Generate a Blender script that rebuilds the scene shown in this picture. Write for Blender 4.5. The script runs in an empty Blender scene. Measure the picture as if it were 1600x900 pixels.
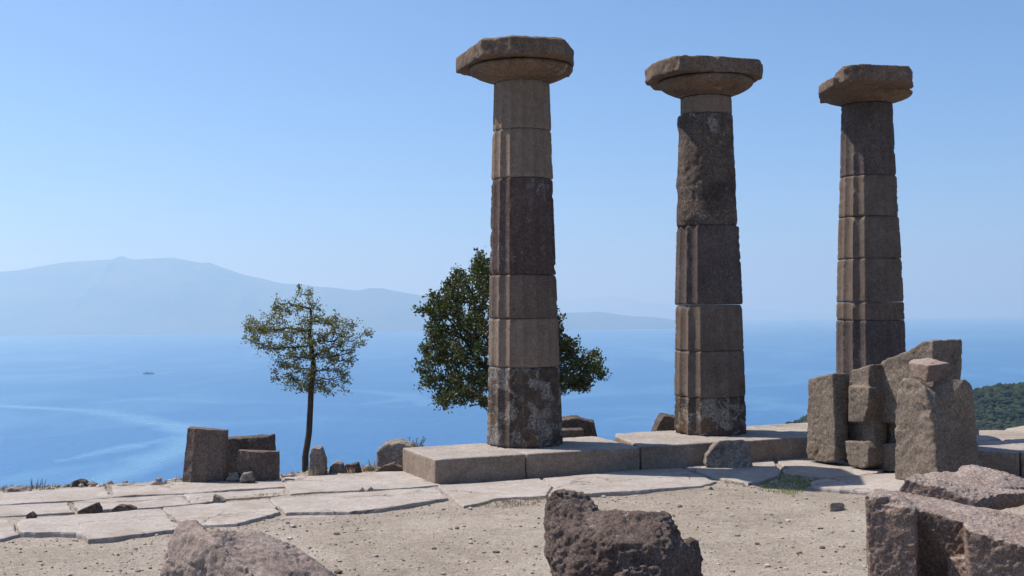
import bpy, bmesh, math, random
import numpy as np
from mathutils import Vector, Matrix

scene = bpy.context.scene
C = scene.collection
rnd = random.Random(7)
R = math.radians

# ------------------------------------------------------------------ camera
CAM_Z = 1.87
FOC = 1800.0                      # focal length in pixels of a 1600 px wide frame
PITCH = math.atan(36.6 / FOC)
ROLL = R(0.55)
CAM = Vector((0, 0, CAM_Z))
fwd = Vector((0, math.cos(PITCH), math.sin(PITCH)))
r0 = Vector((1, 0, 0)); u0 = Vector((0, -math.sin(PITCH), math.cos(PITCH)))
rgt = r0 * math.cos(ROLL) - u0 * math.sin(ROLL)
upv = u0 * math.cos(ROLL) + r0 * math.sin(ROLL)
cd = bpy.data.cameras.new("camera")
cam = bpy.data.objects.new("camera", cd)
C.objects.link(cam)
m = Matrix.Identity(4)
for i in range(3):
    m[i][0] = rgt[i]; m[i][1] = upv[i]; m[i][2] = -fwd[i]; m[i][3] = CAM[i]
cam.matrix_world = m
cd.sensor_width = 36.0
cd.lens = 36.0 * FOC / 1600.0
cd.clip_start = 0.1
cd.clip_end = 300000
scene.camera = cam

# ------------------------------------------------------------------ sky, sun, exposure
SUN_AZ = 161.0                    # direction the sun stands in, degrees from +X towards +Y
SUN_EL = 57.0
w = bpy.data.worlds.new("World"); scene.world = w; w.use_nodes = True
nt = w.node_tree; nt.nodes.clear()
sky = nt.nodes.new("ShaderNodeTexSky"); sky.sky_type = 'NISHITA'; sky.sun_disc = False
sky.sun_elevation = R(SUN_EL); sky.sun_rotation = R(90 - SUN_AZ)
sky.altitude = 500; sky.air_density = 0.8; sky.dust_density = 1.4; sky.ozone_density = 10.0
bg = nt.nodes.new("ShaderNodeBackground"); bg.inputs[1].default_value = 0.121
out = nt.nodes.new("ShaderNodeOutputWorld")
nt.links.new(sky.outputs[0], bg.inputs[0]); nt.links.new(bg.outputs[0], out.inputs[0])

sd = bpy.data.lights.new("sun", 'SUN'); sd.energy = 5.0; sd.angle = R(0.53); sd.color = (1.0, 0.95, 0.88)
sun = bpy.data.objects.new("sun", sd); C.objects.link(sun)
sdir = Vector((math.cos(R(SUN_AZ)) * math.cos(R(SUN_EL)), math.sin(R(SUN_AZ)) * math.cos(R(SUN_EL)), math.sin(R(SUN_EL))))
sun.rotation_euler = sdir.to_track_quat('Z', 'Y').to_euler()
sun.location = (0, 0, 30)
scene.view_settings.view_transform = 'Standard'
scene.view_settings.look = 'None'
scene.view_settings.exposure = 0.4
scene.view_settings.gamma = 1.0
scene.view_settings.use_curve_mapping = False
try:
    scene.cycles.use_denoising = True
    scene.cycles.max_bounces = 6
    scene.cycles.diffuse_bounces = 3
    scene.cycles.volume_bounces = 1
except Exception:
    pass

# ------------------------------------------------------------------ helpers
def ray(px, py):
    return (fwd + rgt * ((px - 800) / FOC) + upv * ((450 - py) / FOC))
def at(px, py, Y):                # point seen at a photo pixel, Y metres forward
    d = ray(px, py); return CAM + d * (Y / d.y)
def G(px, py, z=0.0):             # same, on a level plane
    d = ray(px, py); return CAM + d * ((z - CAM.z) / d.z)

def _hash(ix, iy, iz, seed):
    h = (ix.astype(np.int64) * 374761393 + iy.astype(np.int64) * 668265263 + iz.astype(np.int64) * 2147483647 + seed * 1274126177) & 0xFFFFFFFF
    h = ((h ^ (h >> 13)) * 1274126177) & 0xFFFFFFFF
    h = ((h ^ (h >> 16)) * 2246822519) & 0xFFFFFFFF
    return ((h ^ (h >> 15)) & 0xFFFFFF) / float(0xFFFFFF)
def vn(P, s, seed=0):             # value noise, -1..1
    P = np.asarray(P, float) * s + 137.31 * (seed % 17 + 1)
    i = np.floor(P).astype(np.int64); f = P - i; f = f * f * f * (f * (f * 6 - 15) + 10)
    r = 0
    for dx in (0, 1):
        wx = f[:, 0] if dx else 1 - f[:, 0]
        for dy in (0, 1):
            wy = f[:, 1] if dy else 1 - f[:, 1]
            for dz in (0, 1):
                wz = f[:, 2] if dz else 1 - f[:, 2]
                r = r + wx * wy * wz * _hash(i[:, 0] + dx, i[:, 1] + dy, i[:, 2] + dz, seed)
    return r * 2 - 1
def fbm(P, s, octv=4, seed=0, gain=0.5):
    a, t, n = 1.0, 0, 0
    for k in range(octv):
        t = t + a * vn(P, s * 2.03 ** k, seed + k * 5); n += a; a *= gain
    return t / n
def worley(P, s, seed=0):         # distance to nearest feature point, in cells
    P = np.asarray(P, float) * s; i = np.floor(P).astype(np.int64)
    best = np.full(len(P), 9.0)
    for dx in (-1, 0, 1):
        for dy in (-1, 0, 1):
            for dz in (-1, 0, 1):
                jx, jy, jz = i[:, 0] + dx, i[:, 1] + dy, i[:, 2] + dz
                q = np.stack([jx + _hash(jx, jy, jz, seed), jy + _hash(jx, jy, jz, seed + 1), jz + _hash(jx, jy, jz, seed + 2)], 1)
                best = np.minimum(best, np.sum((q - P) ** 2, 1))
    return np.sqrt(best)

def tag(o, label=None, cat=None, group=None, kind=None):
    if label: o['label'] = label
    if cat: o['category'] = cat
    if group: o['group'] = group
    if kind: o['kind'] = kind
    return o
def empty(name, loc=(0, 0, 0)):
    o = bpy.data.objects.new(name, None); C.objects.link(o); o.location = loc; o.empty_display_size = 0.2
    return o
def mesh_obj(name, verts, faces, mat, parent=None, smooth=True, loc=None):
    me = bpy.data.meshes.new(name)
    me.from_pydata([tuple(v) for v in verts], [], [tuple(f) for f in faces])
    me.update()
    if smooth: me.polygons.foreach_set("use_smooth", [True] * len(me.polygons))
    me.materials.append(mat)
    o = bpy.data.objects.new(name, me); C.objects.link(o)
    if parent: o.parent = parent
    if loc is not None: o.location = loc
    return o
def grid_mesh(name, X, Y, Z, mat, smooth=True):
    ny, nx = X.shape
    v = np.stack([X.ravel(), Y.ravel(), Z.ravel()], 1)
    idx = np.arange(nx * ny).reshape(ny, nx)
    f = np.stack([idx[:-1, :-1].ravel(), idx[:-1, 1:].ravel(), idx[1:, 1:].ravel(), idx[1:, :-1].ravel()], 1)
    me = bpy.data.meshes.new(name)
    me.vertices.add(len(v)); me.vertices.foreach_set("co", v.astype(np.float32).ravel())
    me.loops.add(f.size); me.loops.foreach_set("vertex_index", f.astype(np.int32).ravel())
    me.polygons.add(len(f)); me.polygons.foreach_set("loop_start", np.arange(0, f.size, 4, dtype=np.int32))
    me.polygons.foreach_set("use_smooth", np.full(len(f), smooth))
    me.update(calc_edges=True); me.materials.append(mat)
    o = bpy.data.objects.new(name, me); C.objects.link(o)
    return o
def tri_mesh(name, V, F, mat, parent=None, smooth=False, loc=None):
    V = np.asarray(V, np.float32); F = np.asarray(F, np.int32); k = F.shape[1]
    me = bpy.data.meshes.new(name)
    me.vertices.add(len(V)); me.vertices.foreach_set("co", V.ravel())
    me.loops.add(F.size); me.loops.foreach_set("vertex_index", F.ravel())
    me.polygons.add(len(F)); me.polygons.foreach_set("loop_start", np.arange(0, F.size, k, dtype=np.int32))
    me.polygons.foreach_set("use_smooth", np.full(len(F), smooth))
    me.update(calc_edges=True); me.materials.append(mat)
    o = bpy.data.objects.new(name, me); C.objects.link(o)
    if parent: o.parent = parent
    if loc is not None: o.location = loc
    return o

# rough stone: union of convex pieces, remeshed finely, worn edges, broken surface
def rock(name, hulls, mat, voxel=0.02, disp=((0.02, 4, 3), (0.006, 22, 3)), smooth=3, pits=None, parent=None, seed=0, chips=0.05):
    bm = bmesh.new()
    for h in hulls:
        vs = [bm.verts.new(p) for p in h]
        bmesh.ops.convex_hull(bm, input=vs, use_existing_faces=False)
        bm.verts.ensure_lookup_table()
    loose = [v for v in bm.verts if not v.link_faces]
    bmesh.ops.delete(bm, geom=loose, context='VERTS')
    bmesh.ops.recalc_face_normals(bm, faces=bm.faces)
    me = bpy.data.meshes.new(name + "_raw"); bm.to_mesh(me); bm.free()
    o = bpy.data.objects.new(name, me); C.objects.link(o)
    md = o.modifiers.new("r", 'REMESH'); md.mode = 'VOXEL'; md.voxel_size = voxel; md.adaptivity = 0.0
    if smooth:
        ms = o.modifiers.new("s", 'SMOOTH'); ms.iterations = smooth; ms.factor = 0.5
    dg = bpy.context.evaluated_depsgraph_get()
    me2 = bpy.data.meshes.new_from_object(o.evaluated_get(dg))
    o.modifiers.clear(); o.data = me2; bpy.data.meshes.remove(me)
    n = len(me2.vertices)
    co = np.empty(n * 3, np.float32); me2.vertices.foreach_get("co", co); co = co.reshape(-1, 3).astype(float)
    nr = np.empty(n * 3, np.float32); me2.vertex_normals.foreach_get("vector", nr); nr = nr.reshape(-1, 3)
    d = np.zeros(n)
    for k, (amp, sc, oc) in enumerate(disp):
        d += amp * fbm(co, sc, oc, seed + k * 31)
    d -= chips * np.clip(fbm(co, 4.2, 3, seed + 60) - 0.22, 0, 1) + chips * 0.5 * np.clip(fbm(co, 11, 3, seed + 66) - 0.22, 0, 1)
    if pits:
        amp, sc, th = pits
        wv = worley(co, sc, seed + 3)
        msk = np.clip(vn(co, sc * 0.25, seed + 9) * 1.5 + 0.5, 0, 1)
        d -= amp * np.clip(1 - wv / th, 0, 1) ** 0.7 * msk
    co = co + nr * d[:, None]
    mn, mx = co.min(0), co.max(0)
    org = np.array([(mn[0] + mx[0]) / 2, (mn[1] + mx[1]) / 2, mn[2]])
    if parent is not None: org = np.array(parent.location)
    me2.vertices.foreach_set("co", (co - org).astype(np.float32).ravel())
    me2.polygons.foreach_set("use_smooth", [True] * len(me2.polygons))
    me2.update(); me2.materials.clear(); me2.materials.append(mat)
    if parent is not None:
        o.parent = parent
    else:
        o.location = org
    return o

# ------------------------------------------------------------------ materials
class NT:
    def __init__(s, name):
        s.m = bpy.data.materials.new(name); s.m.use_nodes = True
        s.t = s.m.node_tree; s.t.nodes.clear()
        s.out = s.t.nodes.new("ShaderNodeOutputMaterial")
    def n(s, typ, **kw):
        nd = s.t.nodes.new(typ)
        for k, v in kw.items():
            if k.startswith("i_"):
                nd.inputs[k[2:].replace("_", " ")].default_value = v
            else: setattr(nd, k, v)
        return nd
    def l(s, a, b): s.t.links.new(a, b)
    def noise(s, vec, scale, detail=4, rough=0.55, dist=0.0):
        nd = s.n("ShaderNodeTexNoise"); nd.inputs["Scale"].default_value = scale; nd.inputs["Detail"].default_value = detail
        nd.inputs["Roughness"].default_value = rough; nd.inputs["Distortion"].default_value = dist
        s.l(vec, nd.inputs["Vector"]); return nd.outputs["Fac"]
    def ramp(s, fac, lo, hi, a=0.0, b=1.0):
        nd = s.n("ShaderNodeMapRange"); nd.inputs[1].default_value = lo; nd.inputs[2].default_value = hi
        nd.inputs[3].default_value = a; nd.inputs[4].default_value = b
        s.l(fac, nd.inputs[0]); return nd.outputs[0]
    def mix(s, fac, a, b, mode='MIX'):
        nd = s.n("ShaderNodeMixRGB"); nd.blend_type = mode
        for i, x in ((0, fac), (1, a), (2, b)):
            if isinstance(x, (int, float)): nd.inputs[i].default_value = x
            elif isinstance(x, tuple): nd.inputs[i].default_value = (*x, 1)
            else: s.l(x, nd.inputs[i])
        return nd.outputs[0]
    def math(s, op, a, b=0.0):
        nd = s.n("ShaderNodeMath", operation=op)
        for i, x in ((0, a), (1, b)):
            if isinstance(x, (int, float)): nd.inputs[i].default_value = x
            else: s.l(x, nd.inputs[i])
        return nd.outputs[0]
    def bump(s, h, strength, dist, prev=None):
        nd = s.n("ShaderNodeBump"); nd.inputs["Strength"].default_value = strength; nd.inputs["Distance"].default_value = dist
        s.l(h, nd.inputs["Height"])
        if prev: s.l(prev, nd.inputs["Normal"])
        return nd.outputs[0]
    def pbsdf(s, col, rough, normal=None, spec=0.25):
        p = s.n("ShaderNodeBsdfPrincipled")
        if isinstance(col, tuple): p.inputs["Base Color"].default_value = (*col, 1)
        else: s.l(col, p.inputs["Base Color"])
        p.inputs["Roughness"].default_value = rough
        p.inputs["Specular IOR Level"].default_value = spec
        if normal: s.l(normal, p.inputs["Normal"])
        s.l(p.outputs[0], s.out.inputs[0]); return p

def stone_mat(name, lo, hi, grain=70, grain_amt=0.35, pit=None, pit_d=0.01, bump=0.006, stain=0.45,
              lichen=0.0, lichen_col=(0.36, 0.34, 0.31), ochre=0.0, streak=False, crust=0.0, lich_scale=6.0, soil=0.0, cracks=0.0, patina_shade=None, bscale=26):
    t = NT(name)
    tc = t.n("ShaderNodeTexCoord"); oi = t.n("ShaderNodeObjectInfo")
    ad = t.n("ShaderNodeVectorMath", operation='ADD'); sc = t.n("ShaderNodeVectorMath", operation='SCALE')
    cv = t.n("ShaderNodeCombineXYZ")
    for i in range(3): t.l(oi.outputs["Random"], cv.inputs[i])
    t.l(cv.outputs[0], sc.inputs[0]); sc.inputs[3].default_value = 40.0
    t.l(tc.outputs["Object"], ad.inputs[0]); t.l(sc.outputs[0], ad.inputs[1]); V = ad.outputs[0]
    big = t.noise(V, 2.2, 5, 0.6)
    col = t.mix(t.ramp(big, 0.32, 0.68), lo, hi)
    mid = t.noise(V, 14, 5, 0.65)
    col = t.mix(t.ramp(mid, 0.38, 0.62, 0.0, 0.5), col, t.mix(1.0, col, (0.72, 0.68, 0.66), 'MULTIPLY'))
    if streak:
        mp = t.n("ShaderNodeMapping"); mp.inputs["Scale"].default_value = (9, 9, 0.8); t.l(V, mp.inputs[0])
        st = t.noise(mp.outputs[0], 1.0, 4, 0.6)
        col = t.mix(t.ramp(st, 0.5, 0.75, 0.0, stain), col, (lo[0] * 0.45, lo[1] * 0.42, lo[2] * 0.42))
    else:
        st = t.noise(V, 4.5, 4, 0.6, 0.6)
        col = t.mix(t.ramp(st, 0.55, 0.72, 0.0, stain), col, (lo[0] * 0.5, lo[1] * 0.47, lo[2] * 0.46))
    if lichen > 0:
        ln = t.noise(V, lich_scale, 6, 0.62, 0.8)
        th = 0.66 - 0.2 * lichen
        lf = t.ramp(ln, th, th + 0.05, 0.0, 0.85)
        ln2 = t.noise(V, 38, 3, 0.6)
        lf = t.math('MULTIPLY', lf, t.ramp(ln2, 0.35, 0.55))
        col = t.mix(lf, col, lichen_col)
    if ochre > 0:
        on = t.noise(V, 5.1, 5, 0.6, 0.3); th = 0.70 - 0.14 * ochre
        col = t.mix(t.ramp(on, th, th + 0.07, 0.0, 0.6), col, (0.20, 0.115, 0.045))
    gr = t.noise(V, grain, 3, 0.7)
    gv = t.n("ShaderNodeTexVoronoi"); gv.inputs["Scale"].default_value = grain * 1.1; t.l(V, gv.inputs["Vector"])
    gcol = t.ramp(gv.outputs["Color"], 0.0, 1.0, 1 - grain_amt, 1 + grain_amt)
    col = t.mix(1.0, col, gcol, 'MULTIPLY')
    col = t.mix(1.0, col, t.ramp(gr, 0.3, 0.7, 1 - grain_amt, 1 + grain_amt * 0.8), 'MULTIPLY')
    if crust > 0:
        cn = t.noise(V, 3.2, 7, 0.68, 0.5)
        col = t.mix(t.ramp(cn, 0.52, 0.66, 0.0, crust), col, (0.52, 0.47, 0.45))
    if patina_shade:
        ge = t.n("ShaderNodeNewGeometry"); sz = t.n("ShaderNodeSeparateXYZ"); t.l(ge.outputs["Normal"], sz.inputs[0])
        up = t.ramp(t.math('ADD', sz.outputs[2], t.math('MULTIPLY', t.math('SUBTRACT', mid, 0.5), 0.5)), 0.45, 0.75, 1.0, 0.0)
        col = t.mix(up, col, t.mix(1.0, col, patina_shade, 'MULTIPLY'))  # upright faces: browner weathering, plus deeper shade painted into the colour
    h = t.noise(V, bscale, 6, 0.7)
    if soil > 0:
        so = t.noise(V, 1.7, 7, 0.66, 0.4)
        col = t.mix(t.ramp(so, 0.50, 0.66, 0.0, soil), col, (0.27, 0.22, 0.175))
        dk = t.noise(V, 11, 5, 0.7)
        col = t.mix(t.ramp(dk, 0.60, 0.70, 0.0, 0.5), col, (0.16, 0.13, 0.11))
    nb = t.bump(h, 0.7, bump * 2.2)
    if cracks > 0:
        wn = t.n("ShaderNodeTexNoise"); wn.inputs["Scale"].default_value = 3.0; wn.inputs["Detail"].default_value = 5; t.l(V, wn.inputs["Vector"])
        wv = t.n("ShaderNodeVectorMath", operation='MULTIPLY_ADD'); t.l(wn.outputs["Color"], wv.inputs[0]); wv.inputs[1].default_value = (0.5, 0.5, 0.5); t.l(V, wv.inputs[2])
        cvo = t.n("ShaderNodeTexVoronoi"); cvo.feature = 'DISTANCE_TO_EDGE'; cvo.inputs["Scale"].default_value = 1.1; t.l(wv.outputs[0], cvo.inputs["Vector"])
        ck = t.ramp(cvo.outputs["Distance"], 0.004, 0.014, 1.0, 0.0)
        ck = t.math('MULTIPLY', ck, t.ramp(t.noise(V, 1.3, 2, 0.5), 0.48, 0.58))
        col = t.mix(t.math('MULTIPLY', ck, cracks), col, (0.10, 0.08, 0.07))
        nb = t.bump(t.math('SUBTRACT', 1.0, ck), 0.8, 0.012, nb)
    nb = t.bump(gr, 0.8, bump * 0.8, nb)
    if pit:
        pv = t.n("ShaderNodeTexVoronoi"); pv.inputs["Scale"].default_value = pit; t.l(V, pv.inputs["Vector"])
        pn = t.noise(V, pit * 0.3, 2, 0.5)
        thr = t.ramp(pn, 0.35, 0.65, 0.08, 0.34)
        pf = t.math('LESS_THAN', pv.outputs["Distance"], thr)
        nb = t.bump(t.math('SUBTRACT', 1.0, pf), 0.85, pit_d, nb)
    t.pbsdf(col, 0.93, nb, 0.15)
    return t.m

M_drum = stone_mat("andesite_warm", (0.132, 0.098, 0.077), (0.184, 0.142, 0.111), grain=55, grain_amt=0.22, pit=26, pit_d=0.006, bump=0.003, stain=0.35, streak=True)
M_drum_new = stone_mat("andesite_pale", (0.198, 0.147, 0.111), (0.245, 0.188, 0.140), grain=60, grain_amt=0.2, pit=18, pit_d=0.022, bump=0.002, stain=0.2, streak=True)
M_drum_dark = stone_mat("andesite_dark", (0.080, 0.056, 0.048), (0.124, 0.093, 0.079), grain=45, grain_amt=0.3, bump=0.004, stain=0.5, streak=True, lichen=0.28, lich_scale=3.5, lichen_col=(0.21, 0.19, 0.17))
M_drum_brown = stone_mat("andesite_brown", (0.093, 0.071, 0.063), (0.133, 0.107, 0.095), grain=50, grain_amt=0.3, bump=0.004, stain=0.35, streak=True)
M_drum_lichen = stone_mat("andesite_lichen", (0.079, 0.059, 0.047), (0.127, 0.096, 0.077), grain=45, grain_amt=0.3, bump=0.005, stain=0.5, lichen=0.8, lichen_col=(0.26, 0.24, 0.21), ochre=0.9, lich_scale=4.0)
M_drum_rough = stone_mat("andesite_rough", (0.075, 0.056, 0.047), (0.143, 0.110, 0.088), grain=40, grain_amt=0.4, bump=0.012, pit=14, pit_d=0.02, stain=0.5, lichen=0.35, lichen_col=(0.26, 0.24, 0.2))
M_cap = stone_mat("capital_stone", (0.119, 0.085, 0.063), (0.198, 0.140, 0.100), grain=50, grain_amt=0.3, pit=22, pit_d=0.006, bump=0.005, stain=0.5, lichen=0.2, lichen_col=(0.28, 0.26, 0.23))
M_block = stone_mat("wall_block_stone", (0.164, 0.130, 0.103), (0.231, 0.188, 0.148), grain=55, grain_amt=0.35, pit=30, pit_d=0.018, bump=0.006, stain=0.3)
M_plat = stone_mat("platform_stone", (0.285, 0.248, 0.215), (0.37, 0.33, 0.295), grain=70, grain_amt=0.25, pit=40, pit_d=0.004, bump=0.003, stain=0.4, patina_shade=(0.80, 0.71, 0.62))
M_boulder = stone_mat("boulder_stone", (0.127, 0.092, 0.078), (0.238, 0.182, 0.155), grain=90, grain_amt=0.4, pit=30, pit_d=0.02, bump=0.012, stain=0.4, lichen=0.25, lichen_col=(0.36, 0.34, 0.33), bscale=45)
M_fore = stone_mat("pink_grey_stone", (0.270, 0.205, 0.172), (0.360, 0.290, 0.248), grain=95, grain_amt=0.42, pit=52, pit_d=0.018, bump=0.006, stain=0.14, crust=0.28, patina_shade=(0.68, 0.62, 0.58), bscale=62)
M_smooth = stone_mat("weathered_boulder", (0.255, 0.198, 0.168), (0.345, 0.283, 0.243), grain=130, grain_amt=0.35, pit=34, pit_d=0.018, bump=0.006, stain=0.18, bscale=50)
M_dark = stone_mat("dark_rock", (0.083, 0.063, 0.053), (0.136, 0.108, 0.088), grain=40, grain_amt=0.35, pit=20, pit_d=0.01, bump=0.008, stain=0.5, ochre=0.3)
M_grey = stone_mat("grey_field_stone", (0.19, 0.158, 0.132), (0.30, 0.255, 0.215), grain=40, grain_amt=0.35, bump=0.008, stain=0.4)
M_paving = stone_mat("paving_stone", (0.325, 0.288, 0.256), (0.42, 0.378, 0.343), grain=60, grain_amt=0.15, bump=0.006, stain=0.25, lichen=0.3, lichen_col=(0.40, 0.35, 0.31), soil=0.7, cracks=0.7)

def ground_mat():
    t = NT("gravel_soil")
    tc = t.n("ShaderNodeTexCoord"); V = tc.outputs["Object"]
    a = t.noise(V, 0.9, 6, 0.62)
    col = t.mix(t.ramp(a, 0.35, 0.65), (0.225, 0.190, 0.150), (0.318, 0.276, 0.225))
    mp = t.n("ShaderNodeMapping"); mp.inputs["Scale"].default_value = (1.6, 7, 3); t.l(V, mp.inputs[0])
    lg = t.noise(V, 0.33, 4, 0.6, 0.8)
    col = t.mix(t.ramp(lg, 0.42, 0.6, 0, 0.55), col, (0.40, 0.35, 0.30))
    s2 = t.noise(mp.outputs[0], 1.2, 6, 0.7, 0.4)
    col = t.mix(t.ramp(s2, 0.45, 0.7, 0, 0.55), col, (0.25, 0.19, 0.15))
    s3 = t.noise(V, 9, 6, 0.7)
    col = t.mix(t.ramp(s3, 0.5, 0.68, 0, 0.6), col, (0.38, 0.335, 0.29))
    vo2 = t.n("ShaderNodeTexVoronoi"); vo2.inputs["Scale"].default_value = 34; t.l(V, vo2.inputs["Vector"])
    chip = t.math('MULTIPLY', t.math('LESS_THAN', vo2.outputs["Distance"], t.ramp(t.noise(V, 3.5, 3, 0.6), 0.35, 0.7, 0.05, 0.36)), 1.0)
    ccol = t.mix(t.ramp(vo2.outputs["Color"], 0, 1), (0.14, 0.11, 0.09), (0.52, 0.46, 0.40))
    col = t.mix(t.math('MULTIPLY', chip, 0.75), col, ccol)
    vo = t.n("ShaderNodeTexVoronoi"); vo.inputs["Scale"].default_value = 75; t.l(V, vo.inputs["Vector"])
    col = t.mix(1.0, col, t.ramp(vo.outputs["Color"], 0, 1, 0.66, 1.3), 'MULTIPLY')
    g = t.noise(V, 150, 2, 0.6)
    col = t.mix(1.0, col, t.ramp(g, 0.3, 0.7, 0.78, 1.18), 'MULTIPLY')
    # scrub cover away from the trodden hilltop
    geo = t.n("ShaderNodeNewGeometry"); sx = t.n("ShaderNodeSeparateXYZ"); t.l(geo.outputs["Position"], sx.inputs[0])
    low = t.ramp(sx.outputs[2], -4.0, -1.2, 1.0, 0.0)
    scr = t.mix(t.ramp(t.noise(V, 0.35, 5, 0.6), 0.4, 0.6), (0.06, 0.075, 0.03), (0.22, 0.18, 0.12))
    col = t.mix(low, col, scr)
    h = t.noise(V, 18, 8, 0.75)
    nb = t.bump(h, 0.7, 0.03)
    nb = t.bump(chip, 0.7, 0.01, nb)
    nb = t.bump(t.math('SUBTRACT', 1.0, vo.outputs["Distance"]), 0.6, 0.006, nb)
    t.pbsdf(col, 0.97, nb, 0.1)
    return t.m
M_ground = ground_mat()

def plain(name, col, rough=0.8, spec=0.2, var=0.0, scale=20):
    t = NT(name)
    if var:
        tc = t.n("ShaderNodeTexCoord"); n_ = t.noise(tc.outputs["Object"], scale, 4, 0.6)
        c = t.mix(t.ramp(n_, 0.35, 0.65), tuple(x * (1 - var) for x in col), tuple(min(1, x * (1 + var)) for x in col))
    else: c = col
    t.pbsdf(c, rough, None, spec); return t.m

def leaf_mat(name, a, b, c):
    t = NT(name)
    g = t.n("ShaderNodeNewGeometry")
    col = t.mix(t.ramp(g.outputs["Random Per Island"], 0.1, 0.9), a, b)
    fac2 = t.ramp(t.math('FRACT', t.math('MULTIPLY', g.outputs["Random Per Island"], 17.3)), 0.8, 0.95)
    col = t.mix(fac2, col, c)
    p = t.n("ShaderNodeBsdfPrincipled"); t.l(col, p.inputs["Base Color"]); p.inputs["Roughness"].default_value = 0.5
    p.inputs["Specular IOR Level"].default_value = 0.35
    tr = t.n("ShaderNodeBsdfTranslucent"); t.l(t.mix(1.0, col, (1.3, 1.5, 0.6), 'MULTIPLY'), tr.inputs[0])
    mx = t.n("ShaderNodeMixShader"); mx.inputs[0].default_value = 0.28
    t.l(p.outputs[0], mx.inputs[1]); t.l(tr.outputs[0], mx.inputs[2]); t.l(mx.outputs[0], t.out.inputs[0])
    return t.m
M_leaf1 = leaf_mat("oak_leaf_pale", (0.095, 0.108, 0.048), (0.175, 0.175, 0.085), (0.26, 0.20, 0.10))
M_leaf2 = leaf_mat("oak_leaf_dark", (0.030, 0.042, 0.016), (0.070, 0.082, 0.030), (0.15, 0.12, 0.05))
M_bark = plain("bark", (0.055, 0.043, 0.035), 0.9, 0.1, 0.4, 30)
M_straw = plain("dry_straw", (0.40, 0.32, 0.20), 0.85, 0.1, 0.3, 12)
M_green = leaf_mat("sparse_green_grass", (0.12, 0.15, 0.05), (0.26, 0.27, 0.11), (0.45, 0.38, 0.2))
M_stalk = plain("dead_stalk", (0.10, 0.08, 0.06), 0.9, 0.1, 0.3)

def sea_mat():
    t = NT("sea_water")
    geo = t.n("ShaderNodeNewGeometry"); P = geo.outputs["Position"]
    def mapped(sx_, sy_, rot=0.0):
        mp = t.n("ShaderNodeMapping"); mp.inputs["Scale"].default_value = (sx_, sy_, 0.0001); mp.inputs["Rotation"].default_value = (0, 0, rot)
        t.l(P, mp.inputs[0]); return mp.outputs[0]
    n1 = t.noise(mapped(1 / 620, 1 / 1000, 0.9), 1.0, 1.6, 0.45, 0.8)
    n2 = t.noise(mapped(1 / 350, 1 / 420, -0.2), 1.0, 3, 0.5, 0.3)
    n3 = t.noise(mapped(1 / 2600, 1 / 5200, 0.2), 1.0, 5, 0.6, 0.5)
    # long calm slicks: thin contour bands of a warped noise
    band = t.math('ABSOLUTE', t.math('SUBTRACT', n1, 0.5))
    slick = t.ramp(band, 0.005, 0.075, 1.0, 0.0)
    slick2 = t.math('MULTIPLY', t.ramp(n2, 0.60, 0.70), t.ramp(n3, 0.45, 0.6))
    sl = t.math('MAXIMUM', t.math('MULTIPLY', t.math('MULTIPLY', slick, t.ramp(n3, 0.38, 0.56)), 0.45), t.math('MULTIPLY', slick2, 0.3))
    at_n = t.n("ShaderNodeAttribute"); at_n.attribute_name = "slick"
    sl = t.math('MAXIMUM', sl, t.math('MULTIPLY', at_n.outputs["Fac"], t.ramp(n2, 0.25, 0.5, 0.75, 1.0)))
    col = t.mix(t.ramp(n3, 0.35, 0.7), (0.018, 0.10, 0.25), (0.03, 0.13, 0.30))
    col = t.mix(t.math('MULTIPLY', sl, 0.65), col, (0.10, 0.25, 0.38))
    rp = t.noise(mapped(1 / 16, 1 / 60, 0.15), 1.0, 5, 0.7)
    col = t.mix(1.0, col, t.ramp(rp, 0.3, 0.7, 0.86, 1.14), 'MULTIPLY')
    rough = t.ramp(sl, 0, 1, 0.34, 0.24)
    wv = t.noise(mapped(1 / 30, 1 / 60), 1.0, 6, 0.65)
    p = t.pbsdf(col, 0.3, t.bump(wv, 0.5, 5.0), 0.5)
    t.l(rough, p.inputs["Roughness"]); p.inputs["IOR"].default_value = 1.33
    return t.m
M_sea = sea_mat()

# ------------------------------------------------------------------ temple frame (all on the lower pavement, z = 0)
TH = R(22.5)
U = Vector((math.cos(TH), math.sin(TH), 0)); Vv = Vector((-math.sin(TH), math.cos(TH), 0))
O = G(680, 757, 0.0)
STEP = 0.272
def T(a, b, z=0.0): return O + U * a + Vv * b + Vector((0, 0, z))
def ab(p): d = p - O; return d.dot(U), d.dot(Vv)

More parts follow.
